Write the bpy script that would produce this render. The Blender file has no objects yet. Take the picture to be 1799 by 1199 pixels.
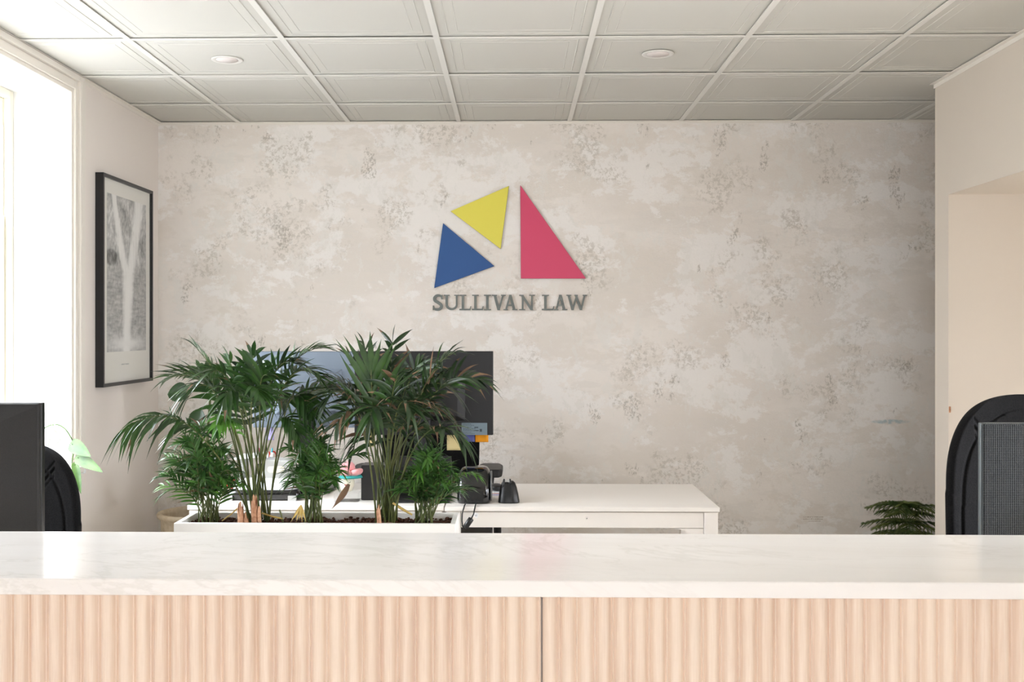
import bpy, math, random
from math import pi, sin, cos, radians, exp, sqrt, atan2
from mathutils import Vector, Matrix, noise

random.seed(7)
C = bpy.context.scene.collection
SC = bpy.context.scene

# ---------------------------------------------------------------- camera model
F, CX, HY, PHI, CAMZ = 1880.0, 866.0, 580.0, -0.0197, 1.47
RGT = Vector((cos(PHI), -sin(PHI), 0)); FWD = Vector((sin(PHI), cos(PHI), 0))
def at(px, py, Y):
    """world point seen at pixel (px,py) at room depth Y"""
    d = RGT*((px-CX)/F) + FWD + Vector((0, 0, -(py-HY)/F))
    return d*(Y/d.y) + Vector((0, 0, CAMZ))

# ---------------------------------------------------------------- helpers
def wmat(o):
    m = o.matrix_basis.copy()
    while o.parent: o = o.parent; m = o.matrix_basis @ m
    return m

class MB:
    def __init__(s): s.v = []; s.f = []; s.m = []; s.sm = []
    def add(s, vs, fs, mi=0, smooth=False):
        b = len(s.v); s.v += [Vector(p) for p in vs]
        for f in fs: s.f.append([i+b for i in f]); s.m.append(mi); s.sm.append(smooth)
        return s
    def box(s, x0, x1, y0, y1, z0, z1, mi=0):
        v = [(x, y, z) for x in (x0, x1) for y in (y0, y1) for z in (z0, z1)]
        return s.add(v, [(0,1,3,2),(4,6,7,5),(0,4,5,1),(2,3,7,6),(0,2,6,4),(1,5,7,3)], mi)
    def prism(s, poly, a, b, axis='y', mi=0, smooth=False):
        """poly: 2D points; extruded from a to b on axis. y: (x,z); z: (x,y); x: (y,z)"""
        def P(p, t):
            return {'y': (p[0], t, p[1]), 'z': (p[0], p[1], t), 'x': (t, p[0], p[1])}[axis]
        n = len(poly)
        ar = sum(poly[i][0]*poly[(i+1)%n][1]-poly[(i+1)%n][0]*poly[i][1] for i in range(n))
        if (ar < 0) != (axis == 'y'): poly = poly[::-1]
        v = [P(p, a) for p in poly] + [P(p, b) for p in poly]
        s.add(v, [list(range(n))[::-1], list(range(n, 2*n))], mi)
        bse = len(s.v)-2*n
        for i in range(n):
            j = (i+1) % n; s.f.append([bse+i, bse+j, bse+n+j, bse+n+i]); s.m.append(mi); s.sm.append(smooth)
        return s
    def tube(s, pts, r, n=8, mi=0, caps=True):
        pts = [Vector(p) for p in pts]; k = len(pts)
        R = r if isinstance(r, (list, tuple)) else [r]*k
        vs = []; ref = Vector((0, 0, 1))
        t0 = (pts[1]-pts[0]).normalized()
        if abs(t0.dot(ref)) > .9: ref = Vector((1, 0, 0))
        nn = (ref - t0*ref.dot(t0)).normalized()
        for i in range(k):
            t = (pts[min(i+1, k-1)]-pts[max(i-1, 0)])
            t = t.normalized() if t.length > 1e-9 else t0
            nn = nn - t*nn.dot(t); nn = nn.normalized() if nn.length > 1e-6 else t.orthogonal().normalized()
            bb = t.cross(nn)
            for j in range(n):
                a = 2*pi*j/n; vs.append(pts[i]+(nn*cos(a)+bb*sin(a))*R[i])
        fs = [(i*n+j, i*n+(j+1)%n, (i+1)*n+(j+1)%n, (i+1)*n+j) for i in range(k-1) for j in range(n)]
        s.add(vs, fs, mi, True)
        if caps:
            b = len(s.v)-len(vs)
            s.f.append([b+j for j in range(n)][::-1]); s.m.append(mi); s.sm.append(False)
            s.f.append([b+(k-1)*n+j for j in range(n)]); s.m.append(mi); s.sm.append(False)
        return s
    def lathe(s, prof, c=(0, 0, 0), n=32, mi=0, sx=1, sy=1, smooth=True):
        """prof: list of (r,z)"""
        vs = [(c[0]+r*sx*cos(2*pi*j/n), c[1]+r*sy*sin(2*pi*j/n), c[2]+z) for r, z in prof for j in range(n)]
        fs = [(i*n+j, i*n+(j+1)%n, (i+1)*n+(j+1)%n, (i+1)*n+j) for i in range(len(prof)-1) for j in range(n)]
        s.add(vs, fs, mi, smooth)
        b = len(s.v)-len(vs); k = len(prof)
        if prof[0][0] > 1e-6: s.f.append([b+j for j in range(n)][::-1]); s.m.append(mi); s.sm.append(False)
        if prof[-1][0] > 1e-6: s.f.append([b+(k-1)*n+j for j in range(n)]); s.m.append(mi); s.sm.append(False)
        return s
    def ball(s, c, r, n=20, mi=0, M=None):
        rx, ry, rz = r if isinstance(r, (tuple, list)) else (r, r, r)
        k = n//2; vs = []
        for i in range(k+1):
            a = pi*i/k
            for j in range(n):
                b = 2*pi*j/n
                p = Vector((rx*sin(a)*cos(b), ry*sin(a)*sin(b), -rz*cos(a)))
                if M: p = M @ p
                vs.append(p+Vector(c))
        return s.add(vs, [(i*n+j, i*n+(j+1)%n, (i+1)*n+(j+1)%n, (i+1)*n+j) for i in range(k) for j in range(n)], mi, True)
    def grid(s, fn, nu, nv, mi=0, smooth=True, flip=False):
        vs = [fn(i/nu, j/nv) for j in range(nv+1) for i in range(nu+1)]
        w = nu+1
        fs = [(j*w+i, j*w+i+1, (j+1)*w+i+1, (j+1)*w+i) for j in range(nv) for i in range(nu)]
        if flip: fs = [f[::-1] for f in fs]
        return s.add(vs, fs, mi, smooth)
    def build(s, name, mats, parent=None, bevel=0, seg=2, local=False, sub=0, weld=False):
        me = bpy.data.meshes.new(name)
        vs = s.v
        if parent is not None and not local:
            inv = wmat(parent).inverted(); vs = [inv @ p for p in vs]
        me.from_pydata([tuple(p) for p in vs], [], s.f); me.validate(verbose=False)
        for m in (mats if isinstance(mats, (list, tuple)) else [mats]): me.materials.append(m)
        if len(me.polygons) == len(s.f):
            me.polygons.foreach_set('material_index', s.m); me.polygons.foreach_set('use_smooth', s.sm)
        me.update()
        o = bpy.data.objects.new(name, me); C.objects.link(o)
        if parent is not None: o.parent = parent
        if weld:
            w = o.modifiers.new('weld', 'WELD'); w.merge_threshold = .0002
        if bevel:
            b = o.modifiers.new('bevel', 'BEVEL'); b.width = bevel; b.segments = seg
            b.limit_method = 'ANGLE'; b.angle_limit = radians(40); b.harden_normals = False
        if sub:
            q = o.modifiers.new('sub', 'SUBSURF'); q.levels = sub; q.render_levels = sub
        return o

def tag(o, label=None, cat=None, group=None, kind=None):
    if label: o['label'] = label
    if cat: o['category'] = cat
    if group: o['group'] = group
    if kind: o['kind'] = kind
    return o
def thing(name, label, cat, loc=(0, 0, 0), rz=0, group=None):
    o = bpy.data.objects.new(name, None); C.objects.link(o)
    o.empty_display_size = .05
    o.location = loc; o.rotation_euler = (0, 0, rz)
    o.matrix_basis = Matrix.Translation(Vector(loc)) @ Matrix.Rotation(rz, 4, 'Z')
    return tag(o, label, cat, group)
def struct(mb, name, m, bevel=0):
    return tag(mb.build(name, m, bevel=bevel), kind='structure')
def copy_tree(o, parent=None):
    c = o.copy(); C.objects.link(c); c.parent = parent
    for ch in list(o.children): copy_tree(ch, c)
    return c

# ---------------------------------------------------------------- materials
def srgb(r, g, b):
    f = lambda c: (c/255/12.92) if c/255 <= .04045 else ((c/255+.055)/1.055)**2.4
    return (f(r), f(g), f(b), 1)
def mat(name, col, rough=.5, spec=.5, metal=0, coat=0, bump=None, var=None, sheen=0):
    m = bpy.data.materials.new(name); m.use_nodes = True
    nt = m.node_tree; p = nt.nodes['Principled BSDF']
    p.inputs['Base Color'].default_value = col; p.inputs['Roughness'].default_value = rough
    p.inputs['Specular IOR Level'].default_value = spec; p.inputs['Metallic'].default_value = metal
    p.inputs['Coat Weight'].default_value = coat; p.inputs['Sheen Weight'].default_value = sheen
    tc = nt.nodes.new('ShaderNodeTexCoord')
    if bump:
        n = nt.nodes.new('ShaderNodeTexNoise'); n.inputs['Scale'].default_value = bump[0]; n.inputs['Detail'].default_value = 3
        b = nt.nodes.new('ShaderNodeBump'); b.inputs['Strength'].default_value = bump[1]; b.inputs['Distance'].default_value = bump[2]
        nt.links.new(tc.outputs['Object'], n.inputs['Vector']); nt.links.new(n.outputs['Fac'], b.inputs['Height'])
        nt.links.new(b.outputs['Normal'], p.inputs['Normal'])
    if var:   # (scale, other colour)
        n = nt.nodes.new('ShaderNodeTexNoise'); n.inputs['Scale'].default_value = var[0]; n.inputs['Detail'].default_value = 4
        r = nt.nodes.new('ShaderNodeMix'); r.data_type = 'RGBA'
        cr = nt.nodes.new('ShaderNodeMapRange'); cr.inputs[1].default_value = .35; cr.inputs[2].default_value = .65
        nt.links.new(tc.outputs['Object'], n.inputs['Vector']); nt.links.new(n.outputs['Fac'], cr.inputs[0])
        nt.links.new(cr.outputs[0], r.inputs['Factor'])
        r.inputs['A'].default_value = col; r.inputs['B'].default_value = var[1]
        nt.links.new(r.outputs['Result'], p.inputs['Base Color'])
    return m

class NT:
    def __init__(s, m): s.nt = m.node_tree; s.L = s.nt.links.new
    def tex(s, vec, scale, detail=4, rough=.55, dist=0, seed=None):
        n = s.nt.nodes.new('ShaderNodeTexNoise'); n.inputs['Scale'].default_value = scale
        n.inputs['Detail'].default_value = detail; n.inputs['Roughness'].default_value = rough
        n.inputs['Distortion'].default_value = dist
        if seed is not None:
            n.noise_dimensions = '4D'; n.inputs['W'].default_value = seed
        s.L(vec, n.inputs['Vector']); return n.outputs['Fac']
    def mapping(s, vec, scale=(1, 1, 1), rot=(0, 0, 0), loc=(0, 0, 0)):
        n = s.nt.nodes.new('ShaderNodeMapping'); n.inputs['Scale'].default_value = scale
        n.inputs['Rotation'].default_value = rot; n.inputs['Location'].default_value = loc
        s.L(vec, n.inputs['Vector']); return n.outputs['Vector']
    def rng(s, v, a, b, c=0, d=1, smooth=False):
        n = s.nt.nodes.new('ShaderNodeMapRange')
        if smooth: n.interpolation_type = 'SMOOTHSTEP'
        for i, x in enumerate((a, b, c, d)): n.inputs[i+1].default_value = x
        s.L(v, n.inputs[0]); return n.outputs[0]
    def math(s, op, a, b=None, c=None):
        n = s.nt.nodes.new('ShaderNodeMath'); n.operation = op
        for i, x in enumerate((a, b, c)):
            if x is None: continue
            if isinstance(x, (int, float)): n.inputs[i].default_value = x
            else: s.L(x, n.inputs[i])
        return n.outputs[0]
    def mix(s, f, a, b):
        n = s.nt.nodes.new('ShaderNodeMix'); n.data_type = 'RGBA'
        if isinstance(f, (int, float)): n.inputs['Factor'].default_value = f
        else: s.L(f, n.inputs['Factor'])
        for k, x in (('A', a), ('B', b)):
            if isinstance(x, tuple): n.inputs[k].default_value = x
            else: s.L(x, n.inputs[k])
        return n.outputs['Result']
    def coord(s, which='Object'):
        return s.nt.nodes.new('ShaderNodeTexCoord').outputs[which]
    def sep(s, v):
        n = s.nt.nodes.new('ShaderNodeSeparateXYZ'); s.L(v, n.inputs[0]); return n.outputs
    def bump(s, h, st, dist):
        b = s.nt.nodes.new('ShaderNodeBump'); b.inputs['Strength'].default_value = st; b.inputs['Distance'].default_value = dist
        s.L(h, b.inputs['Height']); return b.outputs['Normal']

M = {}
M['wall_paint'] = mat('wall_paint', srgb(231, 223, 215), .55, .3, bump=(180, .12, .002))
M['wall_beige'] = mat('wall_beige', srgb(212, 202, 188), .55, .3, bump=(180, .12, .002))
M['reveal_paint'] = mat('reveal_paint', srgb(222, 221, 217), .5, .3, bump=(150, .08, .002))
M['casing'] = mat('casing', srgb(228, 222, 212), .35, .4)
M['sash'] = mat('sash', srgb(232, 227, 211), .35, .4)
M['tile'] = mat('ceiling_tile', srgb(198, 196, 188), .6, .3, bump=(300, .15, .001))
M['tee'] = mat('ceiling_tee', srgb(218, 216, 209), .45, .4)
M['floor'] = mat('floor_vinyl', srgb(216, 212, 205), .4, .4, var=(3, srgb(206, 200, 192)))
M['desk'] = mat('white_laminate', srgb(238, 232, 224), .32, .45)
M['planter'] = mat('planter_white', srgb(243, 240, 234), .4, .45)
M['black_plastic'] = mat('black_plastic', srgb(27, 26, 26), .45, .35, bump=(900, .3, .0006))
M['mon_plastic'] = mat('monitor_plastic', srgb(28, 27, 26), .55, .3, bump=(600, .5, .0008), var=(700, srgb(36, 35, 34)))
M['black_gloss'] = mat('black_gloss', srgb(16, 16, 16), .12, .6, coat=.4)
M['black_satin'] = mat('black_satin', srgb(22, 22, 22), .35, .5)
M['silver'] = mat('silver_blue', srgb(122, 133, 146), .35, .5, metal=.35)
M['screen'] = mat('screen_glass', srgb(10, 10, 12), .1, .5)
M['metal'] = mat('chrome', srgb(190, 190, 190), .25, .5, metal=1)
M['black_edge'] = mat('monitor_edge', srgb(26, 26, 26), .3, .5)
M['grey_edge'] = mat('grey_edge', srgb(104, 110, 112), .35, .5, metal=.5)
M['soil'] = mat('soil', srgb(62, 38, 26), .9, .2, bump=(80, .8, .01), var=(60, srgb(92, 58, 40)))
M['bark'] = mat('orange_bark', srgb(212, 166, 134), .8, .2, var=(50, srgb(160, 112, 82)), bump=(60, .6, .004))
M['stem'] = mat('palm_stem', srgb(74, 88, 46), .45, .4, var=(12, srgb(108, 112, 64)))
M['stem_dry'] = mat('dry_stem', srgb(196, 168, 100), .7, .2)
M['print'] = None
M['frame'] = mat('black_frame', srgb(20, 20, 21), .35, .5)
M['mount'] = mat('mount_paper', srgb(232, 228, 220), .7, .2)
M['pot'] = mat('stoneware', srgb(196, 182, 158), .75, .25, var=(30, srgb(180, 164, 138)), bump=(60, .4, .004))
M['paper'] = mat('paper', srgb(240, 240, 240), .7, .2)
M['white_plastic'] = mat('white_plastic', srgb(238, 240, 240), .3, .5)
M['grey_plastic'] = mat('grey_plastic', srgb(96, 97, 96), .4, .4)
M['lgrey_plastic'] = mat('pale_grey_plastic', srgb(172, 172, 168), .4, .4)
M['sign_grey'] = mat('sign_grey', srgb(112, 117, 113), .5, .4)
M['sign_edge'] = mat('sign_edge', srgb(190, 172, 148), .6, .3)
M['blue'] = mat('sign_blue', srgb(34, 82, 142), .45, .4, bump=(500, .2, .001))
M['yellow'] = mat('sign_yellow', srgb(226, 215, 84), .45, .4, bump=(500, .2, .001))
M['pink'] = mat('sign_pink', srgb(212, 70, 106), .45, .4, bump=(500, .2, .001))
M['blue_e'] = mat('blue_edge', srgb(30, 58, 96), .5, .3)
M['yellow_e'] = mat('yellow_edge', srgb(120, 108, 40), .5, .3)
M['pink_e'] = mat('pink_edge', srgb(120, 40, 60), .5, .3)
M['downlight'] = mat('downlight_trim', srgb(214, 211, 204), .4, .4)
M['diffuser'] = mat('downlight_diffuser', srgb(216, 208, 203), .5, .3)
M['note_yellow'] = mat('note_yellow', srgb(222, 204, 150), .7, .2)
M['note_blue'] = mat('note_blue', srgb(98, 102, 158), .7, .2)
M['note_orange'] = mat('note_orange', srgb(240, 158, 38), .7, .2)
M['note_lilac'] = mat('note_lilac', srgb(190, 182, 226), .7, .2)
M['label_blue'] = mat('label_blue', srgb(98, 112, 120), .4, .4)
M['label_ink'] = mat('label_ink', srgb(50, 60, 66), .5, .3)
M['petal'] = mat('petal_pink', srgb(226, 158, 158), .8, .2, sheen=.3)
M['teal'] = mat('teal', srgb(60, 156, 152), .8, .2)
M['cream'] = mat('cream_ceramic', srgb(226, 218, 196), .4, .4)
M['ink'] = mat('ink', srgb(30, 30, 30), .5, .3)
M['rock_ink'] = mat('pencil', srgb(182, 168, 154), .8, .1)
M['rose'] = mat('rose', srgb(176, 110, 104), .5, .3)
M['red'] = mat('red_plastic', srgb(206, 58, 40), .4, .4)
M['magenta'] = mat('magenta_plastic', srgb(222, 70, 130), .4, .4)
M['cyan'] = mat('cyan_plastic', srgb(70, 180, 196), .4, .4)
M['purple'] = mat('purple_plastic', srgb(80, 52, 92), .4, .4)
M['window_gap'] = mat('window_track', srgb(120, 140, 146), .4, .4)

def fabric():
    m = mat('black_fabric', srgb(24, 24, 24), .95, .08, sheen=.02); t = NT(m)
    p = m.node_tree.nodes['Principled BSDF']; s = t.sep(t.coord())
    a = t.math('SINE', t.math('MULTIPLY', t.math('ADD', s[0], s[2]), 1500))
    b = t.math('SINE', t.math('MULTIPLY', t.math('SUBTRACT', s[0], s[2]), 1500))
    h = t.math('MULTIPLY', a, b)
    n = t.tex(t.coord(), 260, 3)
    h2 = t.math('ADD', t.math('MULTIPLY', h, .18), n)
    t.L(t.bump(h2, .6, .0012), p.inputs['Normal'])
    t.L(t.mix(t.rng(n, .35, .65), srgb(13, 13, 13), srgb(25, 24, 24)), p.inputs['Base Color'])
    return m
M['fabric'] = fabric()

def mesh_plastic():
    m = mat('woven_texture_plastic', srgb(70, 74, 76), .5, .3); t = NT(m)
    p = m.node_tree.nodes['Principled BSDF']; s = t.sep(t.coord())
    k = 2*pi/.0098
    a = t.math('SINE', t.math('MULTIPLY', t.math('ADD', s[0], t.math('MULTIPLY', s[2], 1.2)), k))
    b = t.math('SINE', t.math('MULTIPLY', t.math('SUBTRACT', s[0], t.math('MULTIPLY', s[2], 1.2)), k))
    h = t.math('MULTIPLY', a, b)
    f = t.rng(h, -.25, .35, smooth=True)
    t.L(t.mix(f, srgb(56, 60, 62), srgb(17, 19, 21)), p.inputs['Base Color'])
    t.L(t.bump(t.math('SUBTRACT', 1.0, f), .6, .002), p.inputs['Normal'])
    return m
M['mesh'] = mesh_plastic()

def plaster():
    m = mat('plaster_wall', srgb(215, 205, 192), .6, .3); t = NT(m)
    p = m.node_tree.nodes['Principled BSDF']
    co = t.mapping(t.coord(), (1, 1, 1))
    st = t.mapping(co, (.62, 1, 1.15))
    warp = t.mapping(co, (.8, 1, 1.2), loc=(3, 0, 5))
    base = t.rng(t.tex(st, 1.6, 6, .6, .1, 1.0), .42, .60, smooth=True)
    c = t.mix(base, srgb(236, 229, 221), srgb(227, 219, 210))
    # beige dabs underneath
    d1 = t.rng(t.tex(st, 3.7, 10, .70, .15, 4.2), .495, .55, smooth=True)
    c = t.mix(t.math('MULTIPLY', d1, .75), c, srgb(226, 218, 208))
    d4 = t.rng(t.tex(t.mapping(co, (.45, 1, 1.6)), 5.5, 8, .66, .1, 7.7), .54, .58, smooth=True)
    c = t.mix(t.math('MULTIPLY', d4, .34), c, srgb(222, 216, 208))
    # pale trowelled dabs with ragged edges
    d2 = t.rng(t.tex(warp, 3.6, 12, .72, .2, 9.1), .50, .545, smooth=True)
    c = t.mix(t.math('MULTIPLY', d2, .8), c, srgb(240, 236, 231))
    d3 = t.rng(t.tex(t.mapping(co, (1.2, 1, .8)), 7.5, 10, .74, .1, 15.5), .54, .57, smooth=True)
    c = t.mix(t.math('MULTIPLY', d3, .6), c, srgb(230, 226, 219))
    # grey-brown grit where the paint is dry-brushed
    reg = t.rng(t.tex(co, 3.3, 4, .6, .2, 21.0), .53, .62, smooth=True)
    grit = t.rng(t.tex(co, 42, 9, .80, .3, 2.0), .50, .54, smooth=True)
    g = t.math('MULTIPLY', reg, grit)
    c = t.mix(t.math('MULTIPLY', g, .62), c, srgb(192, 184, 171))
    reg2 = t.rng(t.tex(t.mapping(co, (1.3, 1, .7), loc=(7, 0, 2)), 4.6, 7, .66, .2, 33.0), .60, .64, smooth=True)
    grit2 = t.rng(t.tex(t.mapping(co, (1.15, 1, .8)), 60, 8, .80, .4, 5.0), .49, .54, smooth=True)
    g2 = t.math('MULTIPLY', reg2, grit2)
    c = t.mix(t.math('MULTIPLY', g2, .6), c, srgb(158, 149, 134))
    # a faint pale blue smear of paint low on the right
    s = t.sep(t.coord())
    ex = t.math('MULTIPLY', t.math('SUBTRACT', s[0], 2.06-.0), 9.5)
    ez = t.math('MULTIPLY', t.math('SUBTRACT', s[2], .967), 75)
    e = t.math('ADD', t.math('MULTIPLY', ex, ex), t.math('MULTIPLY', ez, ez))
    sm = t.math('MULTIPLY', t.rng(e, .5, 1.1, 1, 0), t.rng(t.tex(co, 40, 4), .35, .55))
    c = t.mix(t.math('MULTIPLY', sm, .6), c, srgb(150, 180, 186))
    t.L(c, p.inputs['Base Color'])
    h = t.math('ADD', t.math('MULTIPLY', d2, .6), t.math('ADD', t.math('MULTIPLY', grit, .35), t.tex(co, 60, 5)))
    t.L(t.bump(h, .28, .003), p.inputs['Normal'])
    return m
M['plaster'] = plaster()

def marble():
    m = mat('marble', srgb(236, 234, 228), .14, .27, coat=.0); t = NT(m)
    p = m.node_tree.nodes['Principled BSDF']
    co = t.mapping(t.coord(), (.8, 1.6, 1.6), rot=(0, 0, .2))
    n1 = t.tex(co, 1.5, 7, .62, 1.1, 3.3)
    v1 = t.rng(t.math('ABSOLUTE', t.math('SUBTRACT', n1, .5)), 0, .014, 1, 0, smooth=True)
    msk = t.rng(t.tex(co, 1.1, 2, .5, 0, 8.0), .48, .62, smooth=True)
    n2 = t.tex(t.mapping(co, (1.2, 2.6, 1), rot=(0, 0, .2)), 3.5, 6, .6, 1.6, 6.0)
    v2 = t.rng(t.math('ABSOLUTE', t.math('SUBTRACT', n2, .5)), 0, .012, 1, 0, smooth=True)
    cl = t.rng(t.tex(t.mapping(co, (.6, 2.4, 1)), 2.6, 5, .6, .5, 12.0), .42, .70, smooth=True)
    c = t.mix(t.math('MULTIPLY', cl, .7), srgb(246, 244, 241), srgb(239, 236, 232))
    c = t.mix(t.math('MULTIPLY', t.math('MULTIPLY', v1, msk), .15), c, srgb(176, 174, 160))
    c = t.mix(t.math('MULTIPLY', t.math('MULTIPLY', v2, msk), .06), c, srgb(184, 180, 170))
    t.L(c, p.inputs['Base Color'])
    return m
M['marble'] = marble()

def oak():
    m = mat('pale_oak', srgb(236, 214, 192), .5, .35); t = NT(m)
    p = m.node_tree.nodes['Principled BSDF']; co = t.coord()
    fine = t.tex(t.mapping(co, (1, 1, .035)), 420, 4, .6)
    mid = t.tex(t.mapping(co, (1, 1, .03)), 90, 4, .6, .0, 2.0)
    big = t.tex(t.mapping(co, (1, 1, .1)), 16, 2, .5, 0, 4.0)
    c = t.mix(t.rng(fine, .35, .68), srgb(240, 222, 205), srgb(231, 209, 189))
    c = t.mix(t.math('MULTIPLY', t.rng(mid, .5, .66), .5), c, srgb(224, 197, 174))
    c = t.mix(t.math('MULTIPLY', t.rng(big, .4, .65), .45), c, srgb(244, 228, 210))
    t.L(c, p.inputs['Base Color'])
    t.L(t.bump(fine, .15, .0006), p.inputs['Normal'])
    return m
M['oak'] = oak()

def leaf(name, ca, cb, rough=.38, trans=.12):
    m = mat(name, ca, rough, .5); t = NT(m); nt = m.node_tree
    p = nt.nodes['Principled BSDF']
    n = t.tex(t.coord(), 14, 3)
    col = t.mix(t.rng(n, .35, .65), ca, cb); t.L(col, p.inputs['Base Color'])
    tr = nt.nodes.new('ShaderNodeBsdfTranslucent'); mx = nt.nodes.new('ShaderNodeMixShader')
    t.L(col, tr.inputs['Color']); mx.inputs[0].default_value = trans
    out = nt.nodes['Material Output']
    t.L(p.outputs[0], mx.inputs[1]); t.L(tr.outputs[0], mx.inputs[2]); t.L(mx.outputs[0], out.inputs['Surface'])
    return m
M['leaf'] = leaf('palm_leaf', srgb(34, 62, 26), srgb(60, 92, 40), .3, trans=.12)
M['leaf_dark'] = leaf('palm_leaf_dark', srgb(30, 48, 27), srgb(50, 70, 38), .3)
M['leaf_fresh'] = leaf('palm_leaf_fresh', srgb(66, 116, 38), srgb(98, 146, 56), trans=.25)
M['leaf_small'] = leaf('small_palm_leaf', srgb(42, 80, 34), srgb(80, 120, 54), .32)
M['leaf_brown'] = leaf('dried_leaf', srgb(132, 104, 78), srgb(98, 74, 54), .7)
M['pothos'] = leaf('pothos_leaf', srgb(52, 90, 32), srgb(92, 124, 60), .4, .05)
M['rubber'] = leaf('broad_leaf', srgb(38, 66, 34), srgb(50, 80, 40), .25, .05)
M['needle'] = leaf('conifer_needles', srgb(66, 92, 42), srgb(118, 128, 62), .5, .1)

def clear():
    m = bpy.data.materials.new('clear_acrylic'); m.use_nodes = True; nt = m.node_tree
    nt.nodes.remove(nt.nodes['Principled BSDF']); out = nt.nodes['Material Output']
    tr = nt.nodes.new('ShaderNodeBsdfTransparent'); tr.inputs[0].default_value = (.985, .99, .99, 1)
    gl = nt.nodes.new('ShaderNodeBsdfGlossy'); gl.inputs['Roughness'].default_value = .03
    fr = nt.nodes.new('ShaderNodeValue'); fr.outputs[0].default_value = .045; mx = nt.nodes.new('ShaderNodeMixShader')
    nt.links.new(fr.outputs[0], mx.inputs[0]); nt.links.new(tr.outputs[0], mx.inputs[1]); nt.links.new(gl.outputs[0], mx.inputs[2])
    nt.links.new(mx.outputs[0], out.inputs['Surface']); return m
M['clear'] = clear()

# ---------------------------------------------------------------- room shell
XL, XR, YB, YR, ZC = -1.974, 1.966, 5.9, 5.037, 2.621
YF = -4.6                       # wall behind the camera
XE = 4.4                        # end of the alcove / passage on the right
wz0, wz1, wy0, wy1 = .86, 2.533, 3.35, 4.72     # window recess in the left wall
XO = -2.36                      # outer face of the left wall

struct(MB().box(XO, XE, YF-.15, YB+.15, -.1, 0), 'floor', M['floor'])
struct(MB().box(XO, XE+.1, YB, YB+.15, 0, ZC+.05), 'wall_back', M['plaster'])
LY = [(2.20, 2.98), (wy0, wy1)]                 # two window bays; the nearer one is unseen, added to light the desks
mb = MB(); ys = [YF] + [y for p in LY for y in p] + [YB]
for i in range(0, len(ys), 2): mb.box(XO, XL, ys[i], ys[i+1], 0, ZC+.05)
for a, b in LY: mb.box(XO, XL, a, b, 0, wz0); mb.box(XO, XL, a, b, wz1, ZC+.05)
struct(mb, 'wall_left', M['wall_paint'])
# white painted lining of the recess
for k, (a, b) in enumerate(LY):
    t_ = .004
    mb = MB(); x0, x1 = XO+.13, XL-.001
    mb.box(x0, x1, b-t_, b, wz0, wz1); mb.box(x0, x1, a, a+t_, wz0, wz1); mb.box(x0, x1, a+t_, b-t_, wz1-t_, wz1)
    struct(mb, 'trim_%d' % (5+k), M['reveal_paint'])
    struct(MB().box(x0, XL+.05, a-.04, b+.04, wz0-.03, wz0+.002), 'trim_%d' % (7+k), M['casing'], bevel=.006)
# right wall: solid, then a passage with a flat header, then the end of the partition
OY0, OY1, OZ = 3.15, 4.883, 2.084
RW = (2.1, 3.05, .5, 2.5)
mb = MB(); mb.box(XR, XR+.14, YF, RW[0], 0, ZC+.05); mb.box(XR, XR+.14, RW[1], OY0, 0, ZC+.05); mb.box(XR, XR+.14, RW[0], RW[1], 0, RW[2]); mb.box(XR, XR+.14, RW[0], RW[1], RW[3], ZC+.05); mb.box(XR, XE, OY0, YR, OZ, ZC+.05); mb.box(XR, XE, OY1, YR, 0, OZ)
mb.box(XR+.14, XE, OY0-.14, OY0, 0, ZC+.05)
struct(mb, 'wall_right', M['wall_beige'])
PW = (3.35, 4.05, .9, 1.9)
mb = MB(); mb.box(XE, XE+.1, OY0-.14, PW[0], 0, ZC+.05); mb.box(XE, XE+.1, PW[1], YB, 0, ZC+.05); mb.box(XE, XE+.1, PW[0], PW[1], 0, PW[2]); mb.box(XE, XE+.1, PW[0], PW[1], PW[3], ZC+.05)
struct(mb, 'wall_east', M['wall_paint'])
def plain_frame(x0, x1, q, name):
    mb = MB(); a, b, c_, d_ = q; w_ = .04
    mb.box(x0, x1, a, a+w_, c_, d_); mb.box(x0, x1, b-w_, b, c_, d_); mb.box(x0, x1, a+w_, b-w_, c_, c_+w_); mb.box(x0, x1, a+w_, b-w_, d_-w_, d_)
    mb.box(x0, x1, (a+b)/2-w_/2, (a+b)/2+w_/2, c_+w_, d_-w_); struct(mb, name, M['casing'], bevel=.003)
plain_frame(XR+.06, XR+.11, RW, 'unseen_window_4'); plain_frame(XE+.04, XE+.08, PW, 'unseen_window_5')  # unseen windows, added for light from the right
# front wall (behind the camera) around a broad shopfront window
fx0, fx1, fz0, fz1 = -1.75, 1.6, .7, 2.5
mb = MB().box(XO, fx0, YF-.15, YF, 0, ZC+.05).box(fx1, XR+.14, YF-.15, YF, 0, ZC+.05).box(fx0, fx1, YF-.15, YF, 0, fz0).box(fx0, fx1, YF-.15, YF, fz1, ZC+.05)
struct(mb, 'wall_front', M['wall_paint'])
mb = MB()
for x in (fx0, -.72, .31, fx1-.05): mb.box(x, x+.05, YF-.11, YF-.05, fz0, fz1)
mb.box(fx0+.05, fx1-.05, YF-.11, YF-.05, fz0, fz0+.05); mb.box(fx0+.05, fx1-.05, YF-.11, YF-.05, fz1-.05, fz1)
struct(mb, 'window_3', M['casing'])
# baseboards
struct(MB().box(XL, XL+.014, YF, YB, 0, .11), 'baseboard_left', M['casing'], bevel=.004)
struct(MB().box(XL+.014, XE, YB-.014, YB, 0, .11), 'baseboard_back', M['casing'], bevel=.004)
struct(MB().box(XR-.014, XR, YF, OY0, 0, .11).box(XR-.014, XR, OY1, YR, 0, .11), 'baseboard_right', M['casing'], bevel=.004)

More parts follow.
